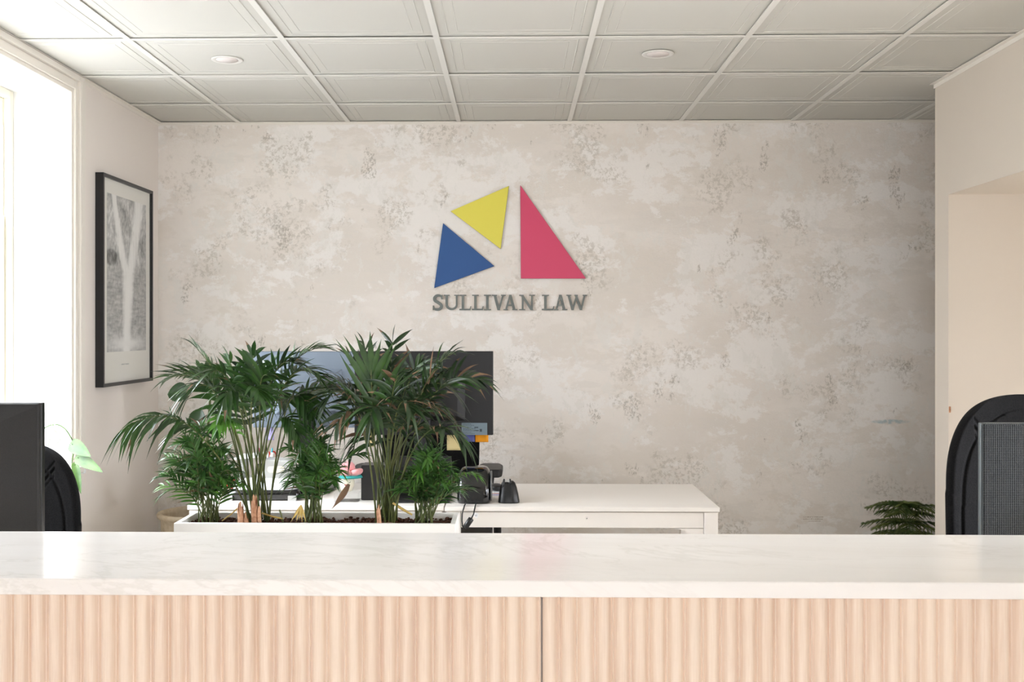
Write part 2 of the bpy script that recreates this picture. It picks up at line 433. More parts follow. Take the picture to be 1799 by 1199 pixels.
# window casing (raised outer band, bead, inner band)
def casing(a, b, name):
    mb = MB(); w, zt = .118, wz1+.082
    def ring(i0, i1, th):     # i0 inner offset, i1 outer offset
        f = lambda i: min(i, .082)
        mb.box(XL, XL+th, b+i0, b+i1, wz0-.03, wz1+f(i1)); mb.box(XL, XL+th, a-i1, a-i0, wz0-.03, wz1+f(i1))
        mb.box(XL, XL+th, a-i0, b+i0, wz1+f(i0), wz1+f(i1))
    ring(-.006, .012, .010); ring(.012, .018, .020)
    ring(.018, .052, .014); ring(.052, .060, .028)
    ring(.060, .082, .022)
    for y0, y1 in ((b+.082, b+w), (a-w, a-.082)): mb.box(XL, XL+.022, y0, y1, wz0-.03, wz1+.082)
    return struct(mb, name, M['casing'], bevel=.002)
casing(wy0, wy1, 'trim_1'); casing(LY[0][0], LY[0][1], 'trim_2')

# sash window: outer frame, stops, upper sash behind, lower sash in front
def window(a, b, name):
    xf = XO+.135                                  # inner face of the frame
    fr = MB()
    fw = .035
    def rect(mb, y0, y1, z0, z1, w, x0, x1, mi=0):
        mb.box(x0, x1, y0, y0+w, z0, z1, mi); mb.box(x0, x1, y1-w, y1, z0, z1, mi)
        mb.box(x0, x1, y0+w, y1-w, z0, z0+w, mi); mb.box(x0, x1, y0+w, y1-w, z1-w, z1, mi)
    rect(fr, a+.004, b-.004, wz0, wz1-.004, fw, xf-.11, xf)
    rect(fr, a+fw+.004, b-fw-.004, wz0+fw, wz1-fw-.004, .016, xf-.10, xf-.028)
    o = struct(fr, name, M['sash'], bevel=.003)
    zm = CAMZ+.48
    lo = MB(); rect(lo, a+.045, b-.045, wz0+fw, zm+.025, .048, xf-.055, xf-.02); lo.build('lower_sash', M['sash'], o, bevel=.003)
    lt = MB(); rect(lt, a+.093, b-.093, wz0+fw+.048, zm-.023, .006, xf-.045, xf-.035); lt.build('glazing_bead', M['window_gap'], o)
    up = MB(); rect(up, a+.055, b-.055, zm-.02, wz1-fw-.004, .045, xf-.095, xf-.06); up.build('upper_sash', M['sash'], o, bevel=.003)
    MB().box(xf-.041, xf-.039, a+.09, b-.09, wz0+.08, zm-.02).build('pane', M['clear'], o)
    MB().box(xf-.079, xf-.077, a+.09, b-.09, zm+.02, wz1-.08).build('pane', M['clear'], o)
    tk = MB(); tk.tube([(xf-.03, b-.05, zm+.06), (xf-.03, b-.05, wz1-.16)], .006, 8); tk.build('sash_track', M['white_plastic'], o)
    return o
window(wy0, wy1, 'window_1'); window(LY[0][0], LY[0][1], 'unseen_window_2')

# ---------------------------------------------------------------- ceiling: tegular tiles in a tee grid
TX = [-.305+.61*k for k in range(-2, 8)]
TY = [5.423-.61*k for k in range(0, 17)]
xs = [XL] + TX + [XE]; ys = sorted([YB]+TY+[YF])
mb = MB(); TW = .012
def pl(mb, x0, x1, y0, y1, z):
    mb.add([(x0, y0, z), (x0, y1, z), (x1, y1, z), (x1, y0, z)], [(0, 1, 2, 3)])
def ringf(mb, a, b):   # a,b = (x0,x1,y0,y1,z)
    A = [(a[0], a[2], a[4]), (a[0], a[3], a[4]), (a[1], a[3], a[4]), (a[1], a[2], a[4])]
    B = [(b[0], b[2], b[4]), (b[0], b[3], b[4]), (b[1], b[3], b[4]), (b[1], b[2], b[4])]
    mb.add(A+B, [(i, (i+1) % 4, 4+(i+1) % 4, 4+i) for i in range(4)])
for i in range(len(xs)-1):
    for j in range(len(ys)-1):
        x0, x1, y0, y1 = xs[i], xs[i+1], ys[j], ys[j+1]
        if x0 >= XR and y1 < OY0: continue
        full0 = x1-.61; full1 = x0+.61
        fx_0, fx_1 = (x0 if i else x1-.61), (x1 if i < len(xs)-2 else x0+.61)
        fy_0, fy_1 = (y0 if j else y1-.61), (y1 if j < len(ys)-2 else y0+.61)
        z = ZC+.0015+random.uniform(0, .003)
        levels = [(0.0, 0), (.046, 0), (.0475, .0022), (.050, .0022), (.0515, .0004), (.084, .0004), (.0855, .0014), (.0875, .0014), (.089, .0004)]
        prev = None
        for ins, dz in levels:
            cl = lambda v, lo, hi: max(lo, min(hi, v))
            r = (cl(fx_0+ins, x0, x1), cl(fx_1-ins, x0, x1), cl(fy_0+ins, y0, y1), cl(fy_1-ins, y0, y1), z-dz)
            if prev: ringf(mb, prev, r)
            prev = r
        pl(mb, *prev)
# a solid slab above the tiles
mb.box(XO, XE+.1, YF-.15, YB+.15, ZC+.05, ZC+.12)
struct(mb, 'ceiling', M['tile'])
mb = MB()
for x in TX:
    y0 = YF if x < XR else OY0
    mb.box(x-TW, x+TW, y0, YB, ZC-.0035, ZC-.0008); mb.box(x-.002, x+.002, y0, YB, ZC-.0008, ZC+.03)
for y in TY:
    for i in range(len(xs)-1):
        if xs[i] >= XR and y < OY0: continue
        a = xs[i]+(TW if i else 0); b = xs[i+1]-(TW if i < len(xs)-2 else 0)
        mb.box(a, b, y-TW, y+TW, ZC-.003, ZC-.0008)
struct(mb, 'trim_3', M['tee'])
mb = MB()   # wall angle
aw = .022
mb.box(XL, XL+aw, YF, YB, ZC-.004, ZC-.001); mb.box(XL, XL+.002, YF, YB, ZC-.022, ZC-.004)
mb.box(XR-aw, XR, YF, YR+.012, ZC-.004, ZC-.001); mb.box(XR-.002, XR, YF, YR+.012, ZC-.022, ZC-.004)
mb.box(XR, XE, YR, YR+.02, ZC-.004, ZC-.001)
mb.box(XL+aw, XE, YB-aw*.7, YB, ZC-.004, ZC-.001); mb.box(XL+.002, XE, YB-.002, YB, ZC-.016, ZC-.004)
struct(mb, 'trim_4', M['casing'])

# recessed downlights (switched off)
def downlight(px, py, Y, label):
    c = at(px, py, Y); r = thing('recessed_downlight', label, 'ceiling light', (c.x, Y, ZC), 0, 'round ceiling downlights')
    MB().lathe([(.045, -.001), (.048, -.0025), (.060, -.0045), (.066, -.0035), (.067, .0)], n=48).build('trim_ring', M['downlight'], r, local=True)
    MB().lathe([(.0, -.0035), (.046, -.0035), (.0465, -.001)], n=48).build('diffuser', M['diffuser'], r, local=True)
    return r
downlight(399, 102, 4.53, 'round white recessed downlight in the ceiling on the window side')
downlight(1156, 96, 4.47, 'round white recessed downlight in the ceiling above the pink triangle side')

# ---------------------------------------------------------------- wall sign
YS = YB-.013
def tri(pts, m, me, name, label):
    P = [at(x, y, YS) for x, y in pts]
    mb = MB(); poly = [(p.x, p.z) for p in P]
    n0 = len(mb.f); mb.prism(poly, YS, YB-.002)
    o = mb.build(name, [m, me], bevel=.0008, seg=1)
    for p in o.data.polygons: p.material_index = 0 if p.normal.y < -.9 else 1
    tag(o, label, 'wall sign shape', 'coloured triangles of the wall sign')
tri([(778.3, 392.3), (868.5, 467.8), (762.8, 506.3)], M['blue'], M['blue_e'], 'sign_triangle', 'blue triangle of the wall sign, lower left of the three')
tri([(894.2, 326.8), (791.6, 371.2), (879.6, 437.6)], M['yellow'], M['yellow_e'], 'sign_triangle', 'yellow triangle of the wall sign, at the top left')
tri([(914, 325.4), (1029.4, 489.6), (915, 489.6)], M['pink'], M['pink_e'], 'sign_triangle', 'tall pink right-angled triangle of the wall sign')

def letter(ch, px0, px1, py0, py1, label):
    a = at(px0, py1, YS); b = at(px1, py0, YS); H = b.z-a.z; Wd = b.x-a.x
    S = H; w = Wd/S; T, tn, sh = .168, .122, .07
    polys = []
    def rect(x0, x1, y0, y1): polys.append([(x0, y0), (x1, y0), (x1, y1), (x0, y1)])
    def diag(x0, x1, wd, y0=0, y1=1): polys.append([(x0-wd/2, y0), (x0+wd/2, y0), (x1+wd/2, y1), (x1-wd/2, y1)])
    def serif(cx, y, hw): rect(cx-hw, cx+hw, y, y+sh) if y < .5 else rect(cx-hw, cx+hw, y-sh, y)
    def band(pts, ws):
        n = len(pts); L = []; R = []
        for i in range(n):
            p0 = pts[max(i-1, 0)]; p1 = pts[min(i+1, n-1)]
            dx, dy = p1[0]-p0[0], p1[1]-p0[1]; l = sqrt(dx*dx+dy*dy) or 1
            nx, ny = -dy/l*ws[i]/2, dx/l*ws[i]/2
            L.append((pts[i][0]+nx, pts[i][1]+ny)); R.append((pts[i][0]-nx, pts[i][1]-ny))
        for i in range(n-1): polys.append([L[i], L[i+1], R[i+1], R[i]])
    if ch == 'I': rect(w/2-T/2, w/2+T/2, 0, 1); serif(w/2, 0, w/2); serif(w/2, 1, w/2)
    elif ch == 'L':
        x = w*.30; rect(x-T/2, x+T/2, 0, 1); serif(x, 1, w*.28); rect(0, w*.9, 0, sh+.02)
        polys.append([(w*.72, .0), (w*.94, 0), (w, .26), (w*.93, .26), (w*.86, .10), (w*.72, .08)])
    elif ch == 'U':
        x0, x1 = .20, w-.17; yc = .36
        rect(x0-T/2, x0+T/2, yc, 1); rect(x1-tn/2, x1+tn/2, yc, 1); serif(x0, 1, .19); serif(x1, 1, .17)
        m_, r_ = (x0+x1)/2, (x1-x0)/2
        pts = [(m_-r_*cos(pi*i/16), yc-(yc-.07)*sin(pi*i/16)) for i in range(17)]
        band(pts, [T+(tn-T)*i/16 for i in range(17)])
    elif ch == 'V':
        diag(w/2, .19, T*1.1); diag(w/2, w-.17, tn); serif(.17, 1, .17); serif(w-.16, 1, .16)
    elif ch == 'A':
        diag(.16, w/2-.02, tn); diag(w-.2, w/2-.02, T*1.1); rect(w*.28, w*.72, .27, .37)
        serif(.15, 0, .15); serif(w-.17, 0, .17)
    elif ch == 'N':
        rect(.17, .17+tn, 0, 1); rect(w-.14-tn, w-.14, 0, 1); diag(w-.20, .17, T*1.15)
        serif(.2, 0, .2); rect(0, .26, 1-sh, 1); serif(w-.19, 1, .19)
    elif ch == 'W':
        a1, a2 = w*.31, w*.72
        diag(a1, .15, T); diag(a1, w*.52, tn); diag(a2, w*.46, T); diag(a2, w-.14, tn)
        serif(.16, 1, .16); serif(w*.47, 1, .1); serif(w-.13, 1, .14)
    elif ch == 'S':
        cs = [(w*.90, .74), (w*.84, .90), (w*.60, .955), (w*.36, .92), (w*.20, .78), (w*.26, .62), (w*.52, .50), (w*.80, .36),
              (w*.84, .20), (w*.66, .07), (w*.40, .045), (w*.16, .10), (w*.10, .27)]
        pts = []; n = len(cs)
        for i in range(n-1):
            p0, p1, p2, p3 = cs[max(i-1, 0)], cs[i], cs[i+1], cs[min(i+2, n-1)]
            for q in range(5):
                t = q/5
                pts.append(tuple(.5*((2*p1[k])+(-p0[k]+p2[k])*t+(2*p0[k]-5*p1[k]+4*p2[k]-p3[k])*t*t+(-p0[k]+3*p1[k]-3*p2[k]+p3[k])*t**3) for k in (0, 1)))
        pts.append(cs[-1]); m_ = len(pts)
        band(pts, [.09+.12*sin(pi*i/(m_-1))**.8 for i in range(m_)])
        polys.append([(w*.82, .70), (w*.96, .70), (w*.97, 1.0), (w*.90, 1.0)]); polys.append([(w*.02, 0), (w*.10, 0), (w*.17, .30), (w*.03, .30)])
    mb = MB()
    for k, pg in enumerate(polys):
        mb.prism([(a.x+p[0]*S, a.z+p[1]*S) for p in pg], YS-.00004*k-.001, YB-.001)
    o = mb.build('sign_letter', [M['sign_grey'], M['sign_edge']])
    for p in o.data.polygons: p.material_index = 0 if p.normal.y < -.9 else 1
    tag(o, label, 'sign letter', 'grey letters of the wall sign')
T0, T1 = 518.2, 545.3
for ch, x0, x1, lb in [('S', 759.8, 778.3, 'grey metal letter S at the start of the wall lettering'),
    ('U', 779.4, 807, 'grey metal letter U of the wall lettering'), ('L', 807, 828, 'grey metal letter L directly after the U'),
    ('L', 829, 849.7, 'grey metal letter L directly before the I'), ('I', 850, 862.7, 'grey metal letter I of the wall lettering'),
    ('V', 864, 888.6, 'grey metal letter V of the wall lettering'), ('A', 884.5, 909, 'grey metal letter A between V and N'),
    ('N', 912, 940, 'grey metal letter N ending the first word on the wall'), ('L', 951.7, 973.8, 'grey metal letter L starting the second word on the wall'),
    ('A', 973, 996.8, 'grey metal letter A in the middle of the second word'), ('W', 995, 1031, 'grey metal letter W ending the wall lettering')]:
    letter(ch, x0, x1, T0, T1, lb)

# three faint lines of pencil marks low on the plaster
a, b = at(1411, 916, YB), at(1446, 906, YB); mb = MB(); rs = random.Random(4)
for k in range(3):
    x = a.x+(.0 if k < 2 else .03); z = b.z-.010-k*.011
    while x < b.x-(.0 if k < 2 else .02):
        L_ = rs.uniform(.003, .010); mb.box(x, min(b.x, x+L_), YB-.0006, YB+.0008, z-.0012, z+.0012+rs.uniform(0, .002)); x += L_+.003
tag(mb.build('pencil_marks', M['rock_ink']), 'three tiny faint lines of brown pencil marks low on the plaster wall', 'wall marks')

# ---------------------------------------------------------------- framed print on the left wall
fy0, fy1, fzb, fzt, fth = 5.005, 5.70, 1.198, 2.214, .040
r = thing('framed_print', 'tall black-framed grey waterfall print hung on the left wall', 'picture', (XL, (fy0+fy1)/2, fzb))
xf = XL+fth
mb = MB(); w = .016
mb.box(XL+.001, xf, fy0, fy0+w, fzb, fzt); mb.box(XL+.001, xf, fy1-w, fy1, fzb, fzt)
mb.box(XL+.001, xf, fy0+w, fy1-w, fzb, fzb+w); mb.box(XL+.001, xf, fy0+w, fy1-w, fzt-w, fzt)
mb.build('frame', M['frame'], r, bevel=.001)
MB().box(XL+.004, xf-.014, fy0+w, fy1-w, fzb+w, fzt-w).build('mount', M['mount'], r)
py0, py1, pz0, pz1 = fy0+.075, fy1-.075, fzb+.165, fzt-.085
NU, NV = 230, 400
def shade(u, v):      # u across, v upward; grey level of the photograph that is printed there
    n1 = noise.fractal((u*6, v*9, 3), 1.0, 2.0, 7); n2 = noise.fractal((u*26, v*30, 9), .8, 2.1, 5)
    hi = .50+.20*n1+.16*n2; lo = .46+.12*noise.fractal((u*8, v*55, 1), .9, 2.0, 6)+.08*n2+.06*n1
    ed = v+.03*noise.noise((u*14, 2, v*4)); k_ = max(0, min(1, (ed-.50)/.08)); g = lo+(hi-lo)*k_
    rock = max(0, 1-((u-.10)/.17)**2-((v-.60)/.06)**2); g -= .22*min(1, rock*2.5)
    def veil(c, wd, s):
        c += .012*noise.noise((v*9, s, 0)); d = abs(u-c)/wd; st = .82+.5*noise.noise((u*95, v*2.2, s))
        return max(0, 1-d**2.4)*max(0, min(1.1, st))
    kk = max(0, (v-.52)/.48)
    q = 0
    if v > .52: q = max(veil(.49-.33*kk**.72, .115-.05*kk, 1), veil(.57+.24*kk**.8, .115+.03*kk, 5), veil(.54, .17, 2)*max(0, 1-kk/.22))
    if v < .58:
        k = (.58-v)/.58; q = max(q, veil(.53-.05*k, .185-.085*k, 3)*min(1, (.58-v)/.05))
    g = g+(.90-g)*min(1, q*1.1)
    mist = exp(-((v-.05)/.05)**2)*exp(-((u-.5)/.45)**2); g = g+(.78-g)*min(1, mist)
    return max(.12, min(.9, g+.10))
mb = MB(); mb.grid(lambda u, v: (xf-.013, py0+(py1-py0)*u, pz0+(pz1-pz0)*v), NU, NV, smooth=False)
o = mb.build('photograph', M['mount'], r)
ca = o.data.color_attributes.new('tone', 'FLOAT_COLOR', 'POINT')
for i in range((NU+1)*(NV+1)):
    g = shade((i % (NU+1))/NU, (i//(NU+1))/NV)**1.5; ca.data[i].color = (g*1.02, g*.99, g*.95, 1)
m = mat('waterfall_print', srgb(150, 150, 150), .6, .2); nt = m.node_tree
at_ = nt.nodes.new('ShaderNodeAttribute'); at_.attribute_name = 'tone'
nt.links.new(at_.outputs['Color'], nt.nodes['Principled BSDF'].inputs['Base Color']); o.data.materials[0] = m
mb = MB(); cy = (py0+py1)/2-.03
for k in range(14):
    if k == 6: continue
    mb.box(xf-.0138, xf-.0134, cy-.05+k*.0075, cy-.05+k*.0075+.005, fzb+.098, fzb+.102+.0015*(k % 3))
mb.build('caption', M['lgrey_plastic'], r)
MB().box(xf-.006, xf-.004, fy0+w, fy1-w, fzb+w, fzt-w).build('glass', M['clear'], r)

# small white stop on the left wall
c = at(149, 828, 4.80)
o = MB().tube([(XL+.001, 4.80, c.z), (XL+.030, 4.80, c.z)], [.012, .012], 20).tube([(XL+.03, 4.80, c.z), (XL+.036, 4.80, c.z)], [.0115, .008], 20).build('wall_stop', M['white_plastic'])
tag(o, 'small round white knob on the left wall beside the window casing', 'wall knob')

# ---------------------------------------------------------------- reception counter
CR = 0.0158                                    # the counter stands a hair off parallel to the back wall
rt = thing('marble_countertop', 'long polished white marble countertop with faint grey veins', 'countertop', (0, 1.70, 1.07), 0)
yb_, yf_ = 2.106, 1.706
CB = at(866, 937.3, 2.1)
# front/back edges on the counter's own line
zt = 1.07
def cedge(x, y): return y + x*math.tan(-PHI*.0)
mb = MB(); mb.box(-1.965, 1.957, yf_, yb_, zt-.0265, zt)
ct = mb.build('slab', M['marble'], rt, bevel=.002, seg=2)
rc = thing('reception_counter', 'reception counter clad in pale reeded oak panels under the marble', 'reception desk', (0, 1.9, 0))
def reeded(x0, x1, name):
    mb = MB(); pitch = .0286; zb, ztp = .08, zt-.0270; yq = yf_+.018
    n = max(1, round((x1-x0)/pitch)); pt = (x1-x0)/n
    prof = []
    bw = pt*.17
    for k in range(n):
        xa = x0+k*pt
        W_ = pt-bw
        for i in range(11):
            t = i/10; prof.append((xa+.0004+(W_-.0008)*t, yq-.0095*(max(0, 1-abs(2*t-1)**2.6))**.75))
        prof.append((xa+W_+.0002, yq+.0006))
        for i in range(5):
            t = i/4; prof.append((xa+W_+.0004+(bw-.0008)*t, yq-.0045*sin(pi*t)))
        prof.append((xa+pt-.0002, yq+.0006))
    nP = len(prof)
    vs = [(p[0], p[1], zb) for p in prof]+[(p[0], p[1], ztp) for p in prof]
    mb.add(vs, [(i, i+1, nP+i+1, nP+i) for i in range(nP-1)], 0, True)
    mb.box(x0, x1, yq+.0008, yq+.018, zb, ztp)
    return mb.build(name, M['oak'], rc)
sx = at(952, 1100, 1.72).x
reeded(-1.955, sx-.0012, 'reeded_panel'); reeded(sx+.0012, 1.947, 'reeded_panel')
MB().box(-1.955, 1.947, yf_+.037, yb_-.012, .0, zt-.0275).build('carcass', M['desk'], rc)
MB().box(-1.955, 1.947, yb_-.010, 2.75, .705, .73).build('work_surface', M['desk'], rc, bevel=.002)
for x in (-1.95, -.62, .62, 1.925): MB().box(x, x+.02, yb_-.01, 2.70, 0, .7045).build('support_panel', M['desk'], rc)

# ---------------------------------------------------------------- office chairs
def make_chair(label):
    r = thing('office_chair', label, 'chair', (0, 0, 0))
    H, W0, z0 = .66, .243, .50
    def hw(z):      # half width as a function of height above z0
        v = z/H; vo = .63
        if v > vo: q = (v-vo)/(1-vo); return W0*(max(0, 1-q**2.4))**(1/2.4)
        q = (vo-v)/vo; e = max(0, (q-.75)/.25); return W0*(1.012-.10*q*q)*(1-.25*e**3)
    def panel(u, v, front):
        z = H*(sin(v*pi/2)**.9 if True else v)
        h = hw(z); x = (2*u-1); s = abs(x)
        xx = h*(1-(1-s)**1.35)*(1 if x > 0 else -1)
        # thickness to the rim
        dz = min(1, (H-z)/.055); de = min(1, (1-s)/.16)
        th = .030*(1-(1-max(0, min(dz, 1)))**2.2)*(1-(1-max(0, de))**2.4)
        y = -.055*(xx/W0)**2-.02*sin(pi*z/H)      # wraps forward
        if front:
            g = 0
            hi = hw(min(H*.999, z+.035))-.040
            dd = abs(abs(xx)-hi) if z < H-.05 else 9
            g += exp(-(dd/.005)**2)
            dt = abs(z-(H-.045)) if abs(xx) < hw(H-.01) else 9
            cxp, czp = .160, H-.080
            if abs(xx) < cxp and z > H*.35:
                L1 = abs((z-czp)-(abs(xx)-cxp)*1.12)/1.5; g += exp(-(L1/.005)**2)+exp(-((L1-.014)/.004)**2)*.6
            th = th-.0075*min(1, g)*de
            if abs(xx) > hi+.004: th -= .003*de
            return (xx, y-th, z0+z)
        return (xx, y+th*.9, z0+z)
    mb = MB(); mb.grid(lambda u, v: panel(u, v, True), 190, 230); mb.grid(lambda u, v: panel(u, v, False), 60, 60, flip=True)
    mb.build('backrest', M['fabric'], r, local=True, weld=True)
    def seat(u, v, top):
        a, b = 2*u-1, 2*v-1
        x = .25*a*sqrt(1-b*b*.32); y = -.27+.24*b*sqrt(1-a*a*.32)
        e = max(0, 1-max(abs(a), abs(b))**4)
        return (x, y, (.44+.055*e**.6 if top else .44-.02*e**.5))
    mb = MB(); mb.grid(lambda u, v: seat(u, v, True), 30, 30); mb.grid(lambda u, v: seat(u, v, False), 30, 30, flip=True)
    mb.build('seat', M['fabric'], r, local=True, weld=True)
    MB().tube([(0, .02, .62), (0, .045, .50), (0, .02, .42), (0, -.10, .405), (0, -.27, .405)], [.022, .026, .026, .026, .03], 10).build('back_support', M['black_plastic'], r, local=True)
    MB().tube([(0, -.27, .12), (0, -.27, .30)], .028, 16).tube([(0, -.27, .30), (0, -.27, .42)], .014, 12).build('gas_column', M['black_satin'], r, local=True)
    for k in range(5):
        a = 2*pi*k/5+.3; d = Vector((cos(a), sin(a), 0)); c0 = Vector((0, -.27, .12))
        lg = MB().tube([c0, c0+d*.16+Vector((0, 0, -.01)), c0+d*.30+Vector((0, 0, -.045))], [.028, .02, .015], 10).build('base_leg', M['black_satin'], r, local=True)
        MB().tube([c0+d*.30+Vector((-d.y*.022, d.x*.022, -.090)), c0+d*.30+Vector((d.y*.022, -d.x*.022, -.090))], .029, 16).build('caster', M['black_plastic'], lg, local=True)
    for sx_ in (-1, 1):
        ar = MB().tube([(sx_*.17, -.26, .43), (sx_*.275, -.26, .44), (sx_*.300, -.24, .70), (sx_*.305, -.24, .765)], [.016, .016, .018, .02], 10).build('armrest_post', M['black_plastic'], r, local=True)
        pad = MB()
        pad.prism([(sx_*.305+dx*1.25, -.24+dy) for dx, dy in ((-.036, -.13), (.036, -.13), (.046, -.10), (.048, .07), (.036, .13), (-.036, .13), (-.048, .07), (-.046, -.10))], .7655, .805, 'z')
        pad.build('arm_pad', M['black_plastic'], ar, local=True, bevel=.010, seg=3)
    return r
chair = make_chair('black fabric office chair on the right, behind the mesh-backed monitor')
def place(o, x, y, ztop, rz=0):
    dz = ztop-1.16
    o.location = (x, y, 0); o.rotation_euler = (0, 0, rz)
    o.scale = (1, 1, ztop/1.16)
def chair_parts_shift(o, ztop):
    pass
c = at(1801, 694, 3.08); place(chair, c.x, 3.10, c.z, 0)
c2 = copy_tree(chair); c2['label'] = 'black fabric office chair on the left, behind the plain-backed monitor'
c = at(13, 776, 3.2); place(c2, c.x, 3.22, c.z, 0)
c3 = copy_tree(chair); c3['label'] = 'black office chair behind the wide black monitor, its armrest above the desk'
c = at(850, 836, 5.12); place(c3, c.x-.275, 5.455, 1.16, 0.0)

# ---------------------------------------------------------------- monitors
def monitor(name_label, cx, Y, z0, z1, wd, zdesk, m_back, m_edge, rz=0, th=.030, tilt=0, bulge=True, edge_r=.004, pattern=False):
    r = thing('computer_monitor', name_label, 'computer monitor', (cx, Y, zdesk), rz)
    h0, h1 = z0-zdesk, z1-zdesk
    mb = MB(); mb.box(-wd/2, wd/2, 0, th*.45, h0, h1); mb.build('back_cover', m_back, r, local=True, bevel=edge_r, seg=3)
    mb = MB(); mb.box(-wd/2-.001, wd/2+.001, th*.45+.0005, th, h0-.001, h1+.001); mb.build('bezel', m_edge, r, local=True, bevel=.0025, seg=2)
    MB().box(-wd/2+.008, wd/2-.008, th+.0002, th+.0012, h0+.016, h1-.008).build('screen', M['screen'], r, local=True)
    if bulge:
        hx, hz = wd*.30, (h1-h0)*.30; zc = (h0+h1)/2-.01
        f = [(-hx, zc-hz), (hx, zc-hz), (hx, zc+hz), (-hx, zc+hz)]; g = [(x*.82, zc+(z-zc)*.8) for x, z in f]
        vs = [(x, -.0005, z) for x, z in f]+[(x, -.024, z) for x, z in g]
        MB().add(vs, [(0, 1, 5, 4), (1, 2, 6, 5), (2, 3, 7, 6), (3, 0, 4, 7), (4, 5, 6, 7)]).build('rear_housing', m_back, r, local=True, bevel=.003)
    zc = (h0+h1)/2-.03
    MB().box(-.035, .035, -.060, -.028, .012, zc+.04).build('neck', M['black_satin'], r, local=True, bevel=.006)
    MB().box(-.03, .03, -.030, -.022, zc-.03, zc+.03).build('hinge', M['black_satin'], r, local=True)
    MB().box(-.12, .12, -.125, .095, .0, .012).build('stand_base', M['black_satin'], r, local=True, bevel=.005)
    return r
# left foreground monitor
a = at(67, 710, 2.50); wd = .56
monitor('black plain-backed monitor at the left end of the counter', a.x-wd/2, 2.50, a.z-.345, a.z, wd, .73, M['mon_plastic'], M['black_edge'], th=.036, bulge=False)
lm = [o for o in C.objects if o.name.startswith('computer_monitor')][0]
h0, h1 = a.z-.345-.73, a.z-.73; mb = MB()
fo = [(-wd/2+.005, h0+.005), (wd/2-.005, h0+.005), (wd/2-.005, h1-.005), (-wd/2+.005, h1-.005)]; fi = [(-wd/2+.21, h0+.10), (wd/2-.21, h0+.10), (wd/2-.21, h1-.10), (-wd/2+.21, h1-.10)]
mb.add([(x, -.0003, z) for x, z in fo]+[(x, -.028, z) for x, z in fi], [(0, 1, 5, 4), (1, 2, 6, 5), (2, 3, 7, 6), (3, 0, 4, 7), (4, 5, 6, 7)]).build('faceted_housing', M['mon_plastic'], lm, local=True)
# right foreground monitor with woven texture
a = at(1727, 745, 2.50)
monitor('dark grey monitor with a mesh-textured back at the right end of the counter', a.x+wd/2, 2.50, a.z-.34, a.z, wd, .73, M['mesh'], M['grey_edge'], th=.026, bulge=False, edge_r=.006)
# back desk: dark monitor and silver monitor
DT = .74
YM = 4.62
a = at(866, 618, YM); b = at(866, 765, YM); wd = .60
dm = monitor('wide black monitor behind the palms with a data label on its back', a.x-wd/2, YM, b.z, a.z, wd, DT, M['black_plastic'], M['black_edge'], th=.040)
lz0, lz1 = at(0, 763, YM).z, at(0, 742, YM).z; lx0, lx1 = at(811, 750, YM).x, at(856, 750, YM).x
lab = MB().box(lx0, lx1, YM-.0012, YM-.0002, lz0, lz1).build('data_label', M['label_blue'], dm)
mb = MB(); random.seed(3)
for k, zz in enumerate((.90, .80, .66, .52, .44, .36, .22, .12)):
    x = lx0+.006
    z = lz0+(lz1-lz0)*zz
    while x < lx0+(lx1-lx0)*(.5 if k % 2 else .38):
        L = random.uniform(.003, .008); mb.box(x, x+L, YM-.0015, YM-.0013, z-.0009, z+.0009); x += L+.002
mb.box(lx0+.055, lx0+.072, YM-.0015, YM-.0013, lz0+.030, lz0+.035)
mb.box(lx0+.052, lx0+.074, YM-.0015, YM-.0013, lz0+.017, lz0+.021); mb.box(lx0+.078, lx0+.088, YM-.0015, YM-.0013, lz0+.014, lz0+.026)
mb.build('label_text', M['label_ink'], lab)
YL = 4.88
a = at(444, 618, YL); b = at(640, 752, YL)
monitor('silver-blue backed monitor behind the left palms', (a.x+b.x)/2, YL, b.z, a.z, b.x-a.x, DT, M['silver'], M['grey_edge'], th=.03, rz=0)
# sticky notes hanging from the monitor's lower edge
def note(px0, px1, py0, py1, Y, m, label, gr='sticky notes under the monitors'):
    a, b = at(px0, py0, Y), at(px1, py1, Y)
    o = MB().grid(lambda u, v: (a.x+(b.x-a.x)*u, Y-.0*v+.006*(1-v)**2, b.z+(a.z-b.z)*v), 4, 6).build('sticky_note', m)
    s = o.modifiers.new('s', 'SOLIDIFY'); s.thickness = .0006
    return tag(o, label, 'sticky note', gr)
YN = YM+.044
note(785, 809.5, 758, 792, YN, M['note_yellow'], 'long pale yellow note hanging under the black monitor')
note(811, 834, 758, 777, YN+.0, M['note_blue'], 'violet-blue note hanging under the black monitor')
note(835, 858, 758, 777.5, YN, M['note_orange'], 'orange note hanging under the right corner of the black monitor')
note(466, 481, 750, 774, YL+.034, M['note_lilac'], 'lilac note hanging under the silver-blue monitor')
note(641, 656, 752, 786, YN+.004, M['note_yellow'], 'small yellow note under the left end of the black monitor')

